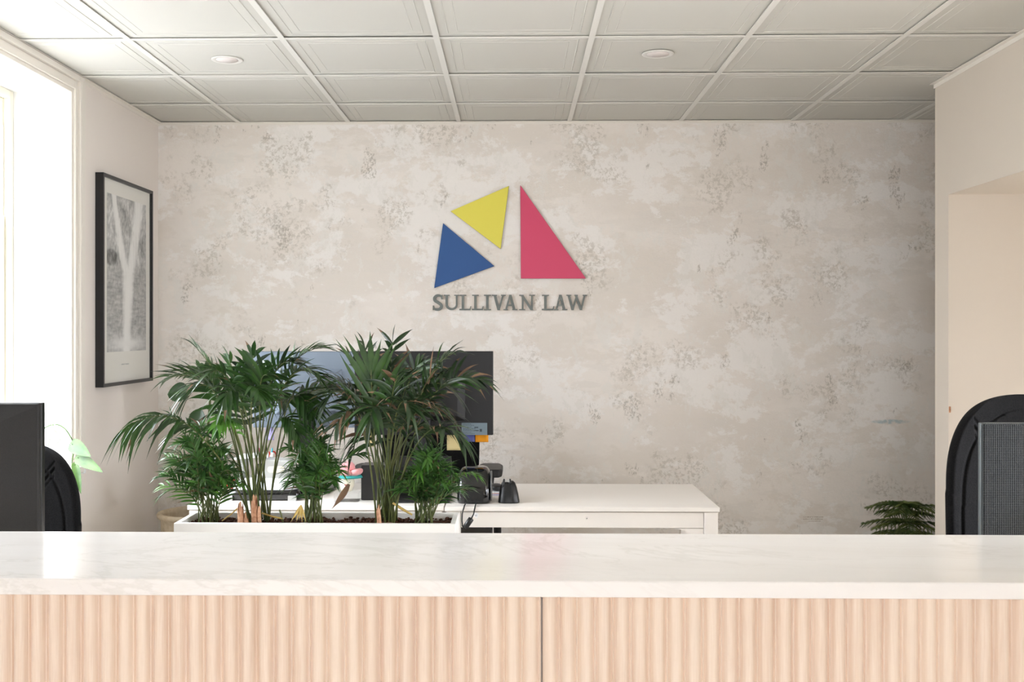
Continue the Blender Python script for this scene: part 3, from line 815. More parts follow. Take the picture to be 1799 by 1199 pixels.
# ---------------------------------------------------------------- desks behind
def desk(x0, x1, y0, y1, label, rz=0, cap=0):
    r = thing('office_desk', label, 'desk', (x0, y0, 0), rz, 'white desks by the plaster wall')
    W_, D_ = x1-x0, y1-y0
    MB().box(0, W_, 0, D_, DT-.018, DT).build('desktop', M['desk'], r, local=True, bevel=.002)
    lw = .057
    for xx in (.007, W_-.007-lw):
        for yy in (.006, D_-.006-.05):
            MB().box(xx, xx+lw, yy, yy+.05, 0, DT-.0205).build('leg', M['desk'], r, local=True, bevel=.0015)
    ap = MB().box(lw+.009, W_-.009-lw, .010, .028, DT-.086, DT-.0225).build('apron', M['desk'], r, local=True, bevel=.001)
    ch = W_/2+cap
    MB().tube([(ch, .0100, DT-.047), (ch, .0075, DT-.047)], [.0075, .0075], 24).tube([(ch, .0075, DT-.047), (ch, .0065, DT-.047)], [.0055, .0045], 24).build('screw_cap', M['desk'], ap, local=True)
    MB().tube([(ch, .0066, DT-.047), (ch, .0060, DT-.047)], [.002, .002], 12).build('keyhole', M['grey_plastic'], ap, local=True)
    for s_ in (1,):
        pts = []; xe = W_-.009-lw if s_ else lw+.009; d = -1 if s_ else 1
        pts = [(xe, DT-.088), (xe+d*.135, DT-.088)]+[(xe+d*(.135-.127*sin(t*pi/2/10)), DT-.088-.09*(1-cos(t*pi/2/10))) for t in range(1, 11)]+[(xe, DT-.169)]
        MB().prism(pts, .012, .026, 'y').build('curved_bracket', M['desk'], r, local=True)
    MB().box(lw+.009, W_-lw-.009, D_-.03, D_-.012, DT-.09, DT-.0205).build('rear_rail', M['desk'], r, local=True)
    return r
d1 = desk(-.285, .845, 4.407, 5.08, 'white desk holding the black printer and cradle, its right half bare', cap=.02)
xl = at(330, 893, 4.43).x
d2 = desk(xl, -.291, 4.42, 5.08, 'white desk behind the palm planter, under the silver-blue monitor')

# ---------------------------------------------------------------- black devices on the right desk
def loft(sections, n=28, mi=0):
    """sections: list of (z, cx, cy, hx, hy, power)"""
    mb = MB(); vs = []
    for z, cx, cy, hx, hy, pw in sections:
        for j in range(n):
            a = 2*pi*j/n; c_, s_ = cos(a), sin(a)
            vs.append((cx+hx*abs(c_)**(2/pw)*(1 if c_ > 0 else -1), cy+hy*abs(s_)**(2/pw)*(1 if s_ > 0 else -1), z))
    k = len(sections)
    mb.add(vs, [(i*n+j, i*n+(j+1) % n, (i+1)*n+(j+1) % n, (i+1)*n+j) for i in range(k-1) for j in range(n)], mi, True)
    mb.f.append(list(range(n))[::-1]); mb.m.append(mi); mb.sm.append(False)
    mb.f.append([(k-1)*n+j for j in range(n)]); mb.m.append(mi); mb.sm.append(False)
    return mb
YP = 4.57
p0 = at(803, 893, YP-.05); p1 = at(863, 893, YP-.05); pc = (p0.x+p1.x)/2; hx = (p1.x-p0.x)/2
r = thing('label_printer', 'glossy black rounded label printer on the desk in front of the chair arm', 'printer', (pc, YP, DT))
hh = .145
loft([(0, 0, 0, hx*.97, .085, 5), (.01, 0, 0, hx, .09, 5), (.04, 0, 0, hx, .09, 5), (.075, 0, .002, hx*.99, .086, 4.5), (.105, 0, .010, hx*.95, .074, 4), (.128, 0, .018, hx*.88, .058, 3.6), (hh-.005, 0, .024, hx*.76, .040, 3.2), (hh, 0, .028, hx*.6, .025, 3)], 48).build('casing', M['black_gloss'], r, local=True)
MB().grid(lambda u, v: (-hx*.55+hx*1.1*u, -.0905-.004*sin(pi*u)-.001, .006+.05*v), 10, 6).build('rear_panel', M['black_satin'], r, local=True)
mb = MB()
for k in range(2): mb.box(-hx*.4+k*.03, -hx*.4+k*.03+.018, -.098, -.0955, .006, .018)
mb.build('port', M['black_satin'], r, local=True)
mb = loft([(z, hx*.985, .0, .004, y, 2.5) for z, y in ((.008, .05), (.03, .075), (.07, .078), (.1, .06), (.125, .03))], 24); mb.build('side_cover', M['grey_plastic'], r, local=True)
# barcode scanner cradle
c = at(894, 894, 4.50)
r = thing('scanner_cradle', 'small tapering black cradle with a notched top on the desk right of the printer', 'cradle', (c.x, 4.53, DT))
loft([(0, 0, 0, .045, .036, 2.6), (.006, 0, 0, .045, .036, 2.6), (.035, -.001, .002, .041, .030, 2.4), (.065, -.002, .005, .035, .023, 2.3), (.083, -.002, .008, .028, .016, 2.2), (.090, -.002, .009, .020, .010, 2.0), (.091, -.002, .009, .012, .006, 2)], 40).build('body', M['black_satin'], r, local=True)
mb = MB()
mb.tube([(-.030, -.001, .040), (-.024, -.008, .075), (-.020, -.006, .100)], [.010, .007, .003], 10)
mb.build('horn', M['black_satin'], r, local=True)
MB().tube([(.002, -.006, .07), (.006, -.006, .088), (.005, -.004, .100)], [.008, .005, .003], 10).build('horn', M['black_satin'], r, local=True)
MB().box(-.020, .006, -.008, .004, .086, .094).build('insert', M['lgrey_plastic'], r, local=True, bevel=.002)
MB().tube([(.012, -.0335, .004), (.012, -.0290, .035), (.010, -.0205, .066), (.006, -.010, .088)], [.0018, .0016, .0014, .0008], 6).build('seam_ridge', M['black_plastic'], r, local=True)
# papers and a small dark mouse behind
r = thing('paper_stack', 'loose stack of printed papers on the desk behind the scanner cradle', 'papers', (at(872, 866, 4.8).x, 4.85, DT))
for k in range(4):
    w_ = .105; mb = MB(); a_ = radians((-8, 5, -3, 9)[k]); ca_, sa_ = cos(a_), sin(a_)
    P = [(x*ca_-y*sa_, x*sa_+y*ca_) for x, y in ((-w_, -.13), (w_*.55, -.13), (w_*.55, .13), (-w_, .13))]
    mb.prism(P, .0005+k*.003, .003+k*.003, 'z'); mb.build('sheet', [M['note_lilac'], M['paper'], M['petal'], M['paper']][k], r, local=True)
c = at(872, 862, 4.78)
o = MB().ball((c.x, 4.78, DT+.012+.016), (.03, .045, .016), 24).build('computer_mouse', M['black_satin']); tag(o, 'dark mouse on the papers between printer and cradle', 'mouse')
# power cable with adapter and tag, hanging over the front edge of the desk
r = thing('power_cable', 'black power cable with inline adapter hanging over the desk front edge', 'cable', (at(820, 930, 4.38).x, 4.38, .60))
Pq = lambda x, y, Y=4.385: at(x, y, Y)
MB().tube([(at(818, 893, 4.46).x, 4.46, DT+.006), (at(816, 896, 4.41).x, 4.41, DT+.005), Pq(812, 903, 4.395), Pq(811.5, 915), Pq(812.5, 925), Pq(816, 929.5), Pq(820, 927)], .0028, 8).build('cord', M['ink'], r)
MB().tube([(at(836, 893, 4.46).x, 4.46, DT+.006), (at(835, 897, 4.41).x, 4.41, DT+.005), Pq(832, 904, 4.395), Pq(828, 912)], .0028, 8).build('cord', M['ink'], r)
a, b = Pq(828.5, 911), Pq(817, 928)
MB().tube([a, a.lerp(b, .06), a.lerp(b, .94), b], [.006, .012, .012, .007], 12).build('adapter', M['black_satin'], r)
a = Pq(836, 906, 4.378); tg = MB(); q = .0115
tg.prism([(a.x-q*.9, a.z-q*.5), (a.x+q*.5, a.z-q), (a.x+q*.95, a.z+q*.5), (a.x-q*.4, a.z+q)], 4.3775, 4.3785, 'y'); tgo = tg.build('tag', M['paper'], r)
mb = MB().tube([(a.x-.004, 4.3768, a.z+.003), (a.x-.002, 4.3768, a.z-.003), (a.x+.003, 4.3768, a.z-.003), (a.x+.003, 4.3768, a.z+.004)], .0007, 6); mb.build('tag_mark', M['ink'], tgo)
# waste bin / dark boxes under the desk
o = MB().lathe([(.11, 0), (.13, .28), (.135, .30), (.128, .30), (.105, .01)], (at(832, 935, 4.75).x, 4.75, 0.34), 32).build('bin_body', M['black_plastic'])
bpy.data.objects.remove(o)
o = MB().tube([(at(874, 935, 4.98).x, 4.98, .0), (at(874, 935, 4.98).x, 4.98, DT-.0185)], .018, 16).build('black_upright'   , M['black_satin']); tag(o, 'black vertical upright under the desk, right of the computer case', 'upright')  # stand-in for an unidentified black vertical piece
r = thing('computer_tower', 'black computer case standing under the desk, seen below its apron', 'computer', (at(830, 935, 4.7).x, 4.70, 0))
MB().box(-.075, .085, -.20, .20, .02, .585).build('case', M['black_plastic'], r, local=True, bevel=.004)
MB().box(-.075, .085, -.17, -.15, .0, .0195).box(-.075, .085, .15, .17, 0, .0195).build('foot', M['black_plastic'], r, local=True)
MB().box(-.06, .07, -.2035, -.2005, .06, .55).build('rear_plate', M['grey_plastic'], r, local=True)

# ---------------------------------------------------------------- things on the left desk
Yp = 4.66
a, b = at(393, 900, Yp-.12), at(528, 900, Yp-.12); W_ = b.x-a.x; cx = (a.x+b.x)/2
r = thing('desktop_printer', 'white and grey desktop printer on the desk behind the tall left palm', 'printer', (cx, Yp, DT))
MB().box(-W_/2, -W_/2+.035, -.118, -.09, 0, .022).build('foot', M['lgrey_plastic'], r, local=True)
MB().box(W_/2-.055, W_/2-.02, -.118, -.09, 0, .022).build('foot', M['lgrey_plastic'], r, local=True)
loft([(.004, 0, 0, W_/2-.006, .112, 7), (.03, 0, 0, W_/2-.002, .115, 7), (.045, 0, 0, W_/2-.02, .11, 6)], 48).build('base', M['black_gloss'], r, local=True)
loft([(.040, 0, .0, W_/2-.03, .108, 6), (.058, 0, .0, W_/2-.022, .106, 5), (.078, 0, .004, W_/2-.045, .095, 5), (.088, 0, .012, W_/2-.075, .078, 5)], 48).build('shell', M['white_plastic'], r, local=True)
MB().prism([(-.02, .080), (.115, .080), (.10, .165), (-.01, .17)], -.055, .05, 'y').build('rear_tower', M['lgrey_plastic'], r, local=True, bevel=.006)
MB().prism([(.02+.012*cos(t*pi/8)+(.05 if cos(t*pi/8) > 0 else 0), .127+.014*sin(t*pi/8)) for t in range(16)], -.058, -.0555, 'y').build('window', M['cream'], r, local=True)
MB().prism([(-.135, .17), (-.02, .182), (-.02, .190), (-.135, .178)], -.08, .08, 'y').build('paper_tray', M['white_plastic'], r, local=True)
MB().box(-.115, -.10, -.05, .05, .084, .168).build('tray_support', M['lgrey_plastic'], r, local=True)
# storage behind it: pen cup with pens and scissors
c = at(467, 880, 4.98); base = Vector((c.x, 4.98, DT))
r = thing('pen_cup', 'dark mesh pen cup on the desk behind the desktop printer', 'pen cup', base)
MB().lathe([(.038, 0), (.04, .1), (.042, .102), (.037, .102), (.035, .004)], n=28).build('cup', M['black_satin'], r, local=True)
pens = [(-.02, .0, -.12, .17, M['magenta'], 'magenta pen leaning left in the pen cup'), (.0, .01, .0, .185, M['ink'], 'black pen upright in the pen cup'),
        (.018, .0, .12, .17, M['cyan'], 'light blue pen leaning right in the pen cup'), (.008, -.015, .05, .165, M['white_plastic'], 'white pen in the pen cup')]
for x, y, t_, L, m_, lb in pens:
    p = base+Vector((x, y, .008)); q = p+Vector((t_*L*.6, 0, L))
    o = MB().tube([p, p.lerp(q, .9), q], [.0042, .0042, .0026], 10).build('pen', m_); tag(o, lb, 'pen', 'pens in the desk cup')
r = thing('scissors', 'red-handled scissors standing in the pen cup', 'scissors', base+Vector((.02, .012, .01)))
MB().box(-.004, .004, -.001, .001, 0, .11).build('blade', M['metal'], r, local=True)
for s_ in (-1, 1):
    MB().tube([(s_*.014+.011*cos(t*pi/6), 0, .132+.018*sin(t*pi/6)) for t in range(13)], .0035, 8).build('handle', M['red'], r, local=True)
o = MB().ball((at(407, 862, 4.9).x, 4.9, DT+.022), (.028, .028, .022), 24).build('red_ball', M['red']); tag(o, 'small red round item on the desk at the left of the printer', 'desk toy')
# folded card
c = at(464, 850, 4.86)
o = MB().prism([(c.x-.02, DT+.001), (c.x+.012, DT+.001), (c.x+.040, DT+.17), (c.x+.030, DT+.17)], 4.865, 4.868, 'y').build('paper_card', M['paper']); tag(o, 'white slanted card standing behind the printer by the pen cup', 'card')
# flower figurine on a clear box
YG = 4.56
a, b = at(589, 897, YG), at(632, 878, YG)
r = thing('acrylic_box', 'low clear acrylic box on the desk under the flower figurine', 'box', ((a.x+b.x)/2, YG, DT))
hx, hz = (b.x-a.x)/2, .036
mb = MB(); mb.box(-hx, hx, -.045, .045, 0, .003); mb.box(-hx, hx, -.045, -.042, .003, hz); mb.box(-hx, hx, .042, .045, .003, hz)
mb.box(-hx, -hx+.003, -.042, .042, .003, hz); mb.box(hx-.003, hx, -.042, .042, .003, hz); mb.build('walls', M['clear'], r, local=True)
MB().box(-hx, hx, -.045, .045, hz+.0005, hz+.0035).build('lid', M['clear'], r, local=True)
c = at(609, 869, YG-.01); zf = DT+hz+.004
r = thing('flower_figurine', 'cream round figurine with sleepy face and pink flower petals, between two palms', 'figurine', (c.x, YG-.005, zf))
MB().lathe([(.012, 0), (.022, .003), (.031, .022), (.033, .042), (.029, .062), (.018, .076), (.0, .082)], n=36).build('body', M['cream'], r, local=True)
mb = MB()
for s_ in (-1, 1):
    mb.tube([(s_*.014+.006*cos(pi+pi*t/6), -.0318+.002, .046+.005*sin(pi+pi*t/6)) for t in range(7)], .0009, 6)
mb.build('closed_eye', M['ink'], r, local=True)
MB().prism([(0, .026), (.006, .033), (.004, .036), (0, .034), (-.004, .036), (-.006, .033)], -.0335, -.031, 'y').build('mouth', M['rose'], r, local=True)
for k in range(6):
    a_ = 2*pi*k/6+.3; Mx = Matrix.Rotation(a_, 3, 'Z') @ Matrix.Rotation(radians(-22), 3, 'Y')
    MB().ball(Vector((cos(a_)*.030+.012, sin(a_)*.024, .080)), (.030, .021, .015), 18, M=Mx).build('petal', M['petal'], r, local=True)
MB().ball((.006, 0, .105), (.030, .026, .024), 20).build('petal_crown', M['petal'], r, local=True)
MB().lathe([(.0, .064), (.040, .066), (.052, .060), (.046, .070), (.0, .074)], (.016, 0, 0), 36).build('leaf_collar', M['teal'], r, local=True)
# black box speaker
a, b = at(636, 893, 4.60), at(690, 830, 4.60)
r = thing('desktop_speaker', 'black box speaker on the desk behind the tall right palm', 'speaker', ((a.x+b.x)/2, 4.62, DT))
MB().box(-(b.x-a.x)/2, (b.x-a.x)/2, -.05, .06, 0, .150).build('cabinet', M['black_satin'], r, local=True, bevel=.004)
MB().tube([(0, .0605, .1), (0, .064, .1)], .028, 28).tube([(0, .0605, .04), (0, .063, .04)], .018, 24).build('driver', M['black_plastic'], r, local=True)
# dark document bin to the right of the speaker
a, b = at(694, 893, 4.72), at(792, 812, 4.72)
r = thing('file_holder', 'black open file holder on the desk behind the right palms', 'file holder', ((a.x+b.x)/2, 4.76, DT))
hx = (b.x-a.x)/2; mb = MB(); mb.box(-hx, hx, -.02, -.016, 0, .17); mb.box(-hx, hx, .08, .084, 0, .10); mb.box(-hx, hx, -.016, .08, 0, .004)
mb.prism([(-.016, .004), (.08, .004), (.08, .10), (-.016, .17)], -hx, -hx+.004, 'x'); mb.prism([(-.016, .004), (.08, .004), (.08, .10), (-.016, .17)], hx-.004, hx, 'x')
mb.build('holder', M['black_satin'], r, local=True)

# ---------------------------------------------------------------- planter
px0, px1 = -1.091, -.187; pyf, pyb, pz = 3.41, 3.63, .85
r = thing('planter_box', 'long tall white planter box holding the palms behind the counter', 'planter', ((px0+px1)/2, pyf, 0))
mb = MB(); t_ = .017
mb.box(px0, px1, pyf, pyf+t_, 0, pz); mb.box(px0, px1, pyb-t_, pyb, 0, pz)
mb.box(px0, px0+t_, pyf+t_, pyb-t_, 0, pz); mb.box(px1-t_, px1, pyf+t_, pyb-t_, 0, pz); mb.box(px0+t_, px1-t_, pyf+t_, pyb-t_, .6, .62)
mb.build('box', M['planter'], r, bevel=.002)
soilz = .824
mb = MB(); mb.grid(lambda u, v: (px0+t_+.001+(px1-px0-2*t_-.002)*u, pyf+t_+.001+(pyb-pyf-2*t_-.002)*v, soilz+.006*noise.noise((u*30, v*8, 0))), 120, 24)
so = mb.build('soil', M['soil'], r)
mb = MB(); random.seed(5)
for k in range(900):
    x = random.uniform(px0+.025, px1-.025); y = random.uniform(pyf+.03, pyb-.025); s_ = random.uniform(.004, .010)
    R_ = Matrix.Rotation(random.uniform(0, 6), 3, 'Z') @ Matrix.Rotation(random.uniform(0, 3), 3, 'X')
    mb.ball((x, y, soilz+.006+random.uniform(0, .006)), (s_, s_*.6, s_*.5), 6, M=R_)
tag(mb.build('bark_chips', M['soil'], r), kind='stuff')

# ---------------------------------------------------------------- palms
rnd = random.Random(11)
def bez(a, b, c, t): return a*(1-t)**2+b*2*t*(1-t)+c*t*t
def bezd(a, b, c, t): return ((b-a)*(1-t)+(c-b)*t).normalized()
def leaflet(mb, p, d, L, w, droop, nrm, mi, tipmi=None, seg=6, curl=0):
    """one lanceolate blade with a shallow V fold"""
    side = d.cross(nrm); side = side.normalized() if side.length > 1e-6 else Vector((1, 0, 0))
    up = side.cross(d).normalized()
    vs = []; prev = None
    for i in range(seg+1):
        t = i/seg
        c = p+d*L*t+Vector((0, 0, -1))*droop*L*t*t+side*curl*L*t*t
        ww = w*.5*(sin(pi*min(1, t*.9+.10))**.75)*(1-t**3) if i < seg else 0.0
        vs += [c-side*ww+up*ww*.35, c, c+side*ww+up*ww*.35]
    b = len(mb.v); mb.v += vs
    for i in range(seg):
        for k in (0, 1):
            mb.f.append([b+i*3+k, b+i*3+k+1, b+(i+1)*3+k+1, b+(i+1)*3+k])
            mb.m.append(tipmi if (tipmi is not None and i >= seg-2) else mi); mb.sm.append(True)
def frond(parent, base, ctrl, tip, n=16, t0=.5, L=.11, w=.016, droop=.25, spread=62, r0=.0035, dry=0, up=.25, mats=None, jit=.12, end=26, mi_force=None, name='frond', roll=.65):
    mb = MB(); K = 14; rollv = rnd.uniform(-roll, roll)
    pts = [bez(base, ctrl, tip, i/K) for i in range(K+1)]
    mb.tube(pts, [r0*(1-.75*i/K) for i in range(K+1)], 6, 0)
    if L > .09: n = max(5, int(n*.86))
    for k in range(n):
        u = (k+.5)/n; t = t0+(1-t0)*u
        p = bez(base, ctrl, tip, t); d = bezd(base, ctrl, tip, t)
        s = d.cross(Vector((0, 0, 1)))
        if s.length < .25: s = Vector((1, .3, 0))
        s = (Matrix.Rotation(rollv, 3, d) @ s).normalized(); nrm = s.cross(d).normalized()
        ang = radians(spread+(end-spread)*u)
        prof = .62+.38*sin(pi*min(1, .15+u*.95)) if u < .85 else .62
        for sg in (-1, 1):
            if rnd.random() < .04: continue
            a = ang*(1+rnd.uniform(-jit, jit))
            dd = (d*cos(a)+s*sg*sin(a)+nrm*(up+rnd.uniform(-jit, jit))).normalized()
            isdry = rnd.random() < dry
            mi = 1 if rnd.random() < .8 else 2
            if mi_force is not None: mi = mi_force
            if isdry and rnd.random() < .25: mi = 3
            leaflet(mb, p, dd, L*prof*(1+rnd.uniform(-jit, jit)), w*(1+rnd.uniform(-.2, .2)), droop*(1+rnd.uniform(-.5, .5)), nrm, mi, 3 if isdry else None, curl=rnd.uniform(-.08, .08))
    # terminal leaflet
    d = bezd(base, ctrl, tip, 1.0); leaflet(mb, tip, d, L*.6, w, droop, Vector((0, 0, 1)), 1 if mi_force is None else mi_force)
    return mb.build(name, mats, parent)

def palm(label, bx, fronds, small=False, mats=None, Yb=3.52, jb=.03, Lk=1.12, **kw):
    b0 = at(bx, 917, Yb); b0.z = soilz
    r = thing('potted_palm', label, 'palm', b0, 0, 'palms in the white planter')
    for f in fronds:
        if len(f) == 2: f = (f[0], f[1], {})
        if 'L' in f[2]: f[2]['L'] *= Lk
        (tx, ty, dY), (cx_, cy_, cdY) = f[0], f[1]; o = dict(kw)
        if len(f) > 2: o.update(f[2])
        ba = b0+Vector((rnd.uniform(-jb, jb), rnd.uniform(-jb*.8, jb*.8), 0))
        frond(r, ba, at(cx_, cy_, Yb+cdY), at(tx, ty, Yb+dY), mats=mats, **o)
    return r
MA = [M['stem'], M['leaf'], M['leaf_dark'], M['leaf_brown'], M['leaf_fresh']]
MD = [M['stem'], M['leaf_dark'], M['leaf'], M['leaf_brown'], M['leaf_fresh']]
MS = [M['stem'], M['leaf_small'], M['leaf'], M['leaf_brown'], M['leaf_fresh']]

# tall left palm
F2 = [((222, 756, -.12), (335, 660, -.10), dict(L=.125, droop=.75, n=18, t0=.50, w=.017, up=.0)),
      ((300, 664, .05), (405, 625, .02), dict(L=.12, n=15, droop=.3)),
      ((345, 612, .10), (430, 700, .10), dict(L=.13, n=12, w=.018)),
      ((402, 632, -.02), (440, 740, .0), dict(L=.115, w=.022, n=9, up=.1, spread=35, t0=.62, mi_force=1)),
      ((430, 640, .14), (440, 740, .1), dict(L=.12, n=10)),
      ((520, 640, .02), (455, 600, .0), dict(L=.12, n=16)),
      ((566, 612, .06), (470, 610, .05), dict(L=.11, n=18, t0=.45)),
      ((560, 665, -.08), (480, 590, -.05), dict(L=.115, n=16, droop=.4)),
      ((545, 725, -.05), (500, 610, .0), dict(L=.11, n=15, droop=.5)),
      ((330, 700, -.10), (385, 600, -.08), dict(L=.12, n=16, droop=.5)),
      ((370, 655, -.14), (420, 620, -.08), dict(L=.12, n=14)),
      ((470, 660, -.14), (440, 640, -.10), dict(L=.12, n=12, droop=.4)),
      ((455, 690, -.20), (430, 640, -.12), dict(L=.11, n=13, droop=.6)),
      ((395, 700, -.18), (430, 630, -.1), dict(L=.11, n=13, droop=.6)),
      ((500, 700, .18), (470, 640, .12), dict(L=.12, n=14, droop=.4)),
      ((300, 770, .06), (380, 690, .05), dict(L=.10, n=13, droop=.4, w=.014)),
      ((520, 760, -.1), (490, 660, -.05), dict(L=.09, n=12, droop=.5)),
      ((385, 745, -.2), (420, 700, -.1), dict(L=.08, n=10, droop=.5, mi_force=4)),
      ((600, 690, .1), (500, 640, .1), dict(L=.11, n=16, droop=.4)),
      ((445, 625, -.05), (440, 700, .0), dict(L=.12, n=12)),
      ((420, 665, .05), (425, 720, .0), dict(L=.12, n=12, droop=.5)),
      ((320, 655, .0), (400, 640, .0), dict(L=.125, n=13, droop=.25)),
      ((480, 640, .12), (450, 700, .1), dict(L=.12, n=14, droop=.35)),
      ((350, 650, .16), (410, 690, .1), dict(L=.12, n=14, droop=.35)),
      ]
r2 = palm('tall spreading palm second from the left in the planter, with orange peeling stem bases', 448, F2, mats=MA, t0=.52, L=.12, w=.0165, droop=.3, dry=.05, jb=.045)
# peeling bark at the stem bases
def peel(parent, x, y1, w_, Yp_=3.46, n=5):
    """ragged sheath around a stem base, torn at the top"""
    a = at(x, 918, Yp_+.01); a.z = soilz; b = at(x-2, y1, Yp_+.01); mb = MB(); vs = []; N_ = 15; K = 10
    tops = [rnd.uniform(.45, 1.05) for _ in range(N_)]; wob = [rnd.uniform(.85, 1.15) for _ in range(N_)]
    for i in range(K+1):
        for q in range(N_):
            th = 2*pi*q/N_; t = i/K*(tops[q]*.5+tops[(q+1) % N_]*.5 if q % 2 else tops[q]); rr_ = w_*wob[q]*(1.05-.25*t+.05*sin(t*9+q))
            vs.append(a.lerp(b, t)+Vector((cos(th)*rr_, sin(th)*rr_*.8, 0)))
    mb.add(vs, [(i*N_+q, i*N_+(q+1) % N_, (i+1)*N_+(q+1) % N_, (i+1)*N_+q) for i in range(K) for q in range(N_)], 0, True)
    mb.tube([a, a.lerp(b, .5), a.lerp(b, .95)], [w_*.7, w_*.6, w_*.25], 8); mb.build('peeling_bark', M['bark'], parent)
for x, y1, w_ in ((424, 880, .011), (448, 870, .012), (433, 899, .009), (456, 888, .009)): peel(r2, x, y1, w_)
# tall right palm
F4 = [((652, 650, -.14), (655, 760, -.08), dict(L=.20, w=.021, n=6, spread=40, end=14, up=.1, t0=.62, droop=.03, mi_force=2, jit=.12, roll=0)),
      ((795, 622, .05), (730, 640, .0), dict(L=.13, n=14, dry=.4, spread=48)),
      ((850, 672, .02), (740, 610, .0), dict(L=.12, n=18, dry=.3, t0=.4)),
      ((610, 625, .03), (665, 700, .0), dict(L=.14, n=12, dry=.35, spread=45)),
      ((578, 668, .0), (650, 660, .0), dict(L=.13, n=14, dry=.3)),
      ((566, 712, -.08), (630, 610, -.05), dict(L=.12, n=16, droop=.4, dry=.3)),
      ((590, 750, -.14), (640, 650, -.1), dict(L=.115, n=14, droop=.5, dry=.35)),
      ((640, 610, .12), (670, 700, .1), dict(L=.13, n=12, dry=.25)),
      ((690, 600, .10), (680, 700, .1), dict(L=.13, n=12, dry=.25, spread=35)),
      ((745, 640, .12), (700, 640, .1), dict(L=.14, n=14, dry=.3)),
      ((800, 690, .08), (720, 610, .06), dict(L=.12, n=16, droop=.35, dry=.35)),
      ((812, 772, -.16), (735, 690, -.1), dict(L=.115, n=14, droop=.7, w=.018, t0=.5, dry=.15)),
      ((790, 735, -.05), (720, 640, -.02), dict(L=.12, n=14, droop=.5, dry=.4)),
      ((700, 660, -.16), (680, 680, -.1), dict(L=.12, n=12, droop=.3, dry=.2)),
      ((720, 720, -.18), (690, 650, -.12), dict(L=.12, n=14, droop=.6, dry=.3)),
      ((650, 735, -.2), (665, 650, -.12), dict(L=.12, n=13, droop=.7, dry=.3)),
      ((755, 780, .0), (720, 690, .0), dict(L=.10, n=12, droop=.5, dry=.4)),
      ((620, 790, .05), (650, 690, .0), dict(L=.10, n=12, droop=.5, dry=.3)),
      ((690, 690, .18), (680, 690, .14), dict(L=.13, n=14, dry=.3)),
      ((740, 690, .2), (700, 660, .15), dict(L=.13, n=14, droop=.4, dry=.3)),
      ((630, 690, .18), (660, 670, .14), dict(L=.13, n=14, droop=.4, dry=.3)),
      ((770, 660, .16), (710, 650, .1), dict(L=.13, n=14, dry=.3)),
      ((760, 720, -.1), (710, 650, -.06), dict(L=.12, n=12, droop=.5, dry=.4)),
      ((720, 670, -.02), (695, 690, .0), dict(L=.13, n=14, droop=.4, dry=.2)),
      ]
r4 = palm('tall dark palm with brown-tipped leaves in front of the black monitor', 677, F4, mats=MD, t0=.42, L=.13, w=.0150, droop=.32, jb=.035, Lk=1.12, jit=.24, end=34)
a = at(683, 921, 3.46); b = at(668, 880, 3.47)
MB().tube([at(690, 884, 3.50), at(705, 894, 3.50), at(724, 905, 3.49)], [.004, .0045, .003], 8).build('dry_stalk', M['stem_dry'], r4)
MB().ball(Vector((at(684, 919, 3.47).x, 3.47, soilz+.012)), (.013, .012, .010), 16).build('seed_husk', M['leaf_brown'], r4)
peel(r4, 667, 886, .008, n=4)

# low bushy palms: many short fronds with narrow leaflets
def bushy(label, bx, x0, x1, y0, n, seed, extra=(), dry=.03):
    rr = random.Random(seed); fr = []
    for k in range(n):
        q = (k+.5)/n; x = x0+(x1-x0)*((k*.618) % 1)
        top = y0+(abs(x-(x0+x1)/2)/((x1-x0)/2))**1.6*70
        y = top+rr.random()*(870-top)*.75
        dY = rr.uniform(-.10, .12)
        cx_ = bx+(x-bx)*.45; cy_ = min(y, 880)-rr.uniform(5, 35)
        fr.append(((x, y, dY), (cx_, cy_, dY*.5), dict(mi_force=(4 if rr.random() < .10 else None))))
    fr += list(extra)
    return palm(label, bx, fr, mats=MS, t0=.25, L=.074, w=.0088, droop=.3, n=12, r0=.0022, dry=dry, jb=.035, jit=.22, spread=55)
rb = bushy('low bushy palm at the left end of the planter', 368, 285, 425, 745, 30, 2,
      extra=[((275, 840, .05), (320, 820, .03), dict(L=.05, n=14)), ((280, 875, -.05), (325, 830, -.03), dict(L=.05)), ((300, 730, .0), (345, 770, .0), dict(L=.075, n=14, w=.009))])
rb3 = bushy('low bushy palm at the middle of the planter with dried straw-coloured leaves at its foot', 552, 503, 600, 752, 28, 3,
      extra=[((640, 800, .03), (600, 780, .02), dict(L=.06)), ((500, 790, .0), (530, 770, .0), dict(L=.055))])
for k, (x, y) in enumerate(((510, 921), (520, 922), (531, 922), (538, 921), (516, 915), (526, 918))):
    a = at(529, 888, 3.47); b = at(x, y-4, 3.45)
    mb = MB(); leaflet(mb, a, (b-a).normalized(), (b-a).length, .007, .05, Vector((0, -1, 0)), 0); mb.build('dried_leaf', M['stem_dry'], rb3)
mb = MB(); leaflet(mb, at(613, 851, 3.44), (at(588, 898, 3.44)-at(613, 851, 3.44)).normalized(), .098, .022, .0, Vector((.3, -1, 0)), 0, curl=.12); mb.build('dried_leaf', M['leaf_brown'], rb3)
rb5 = bushy('low bushy palm at the right end of the planter', 745, 700, 812, 790, 28, 4,
      extra=[((838, 836, -.10), (790, 815, -.08), dict(L=.052, droop=.6, w=.009, n=14, t0=.45, mi_force=4)), ((700, 838, .0), (720, 820, .0), dict(L=.05, mi_force=4)), ((828, 860, .02), (790, 850, 0), dict(L=.05))])
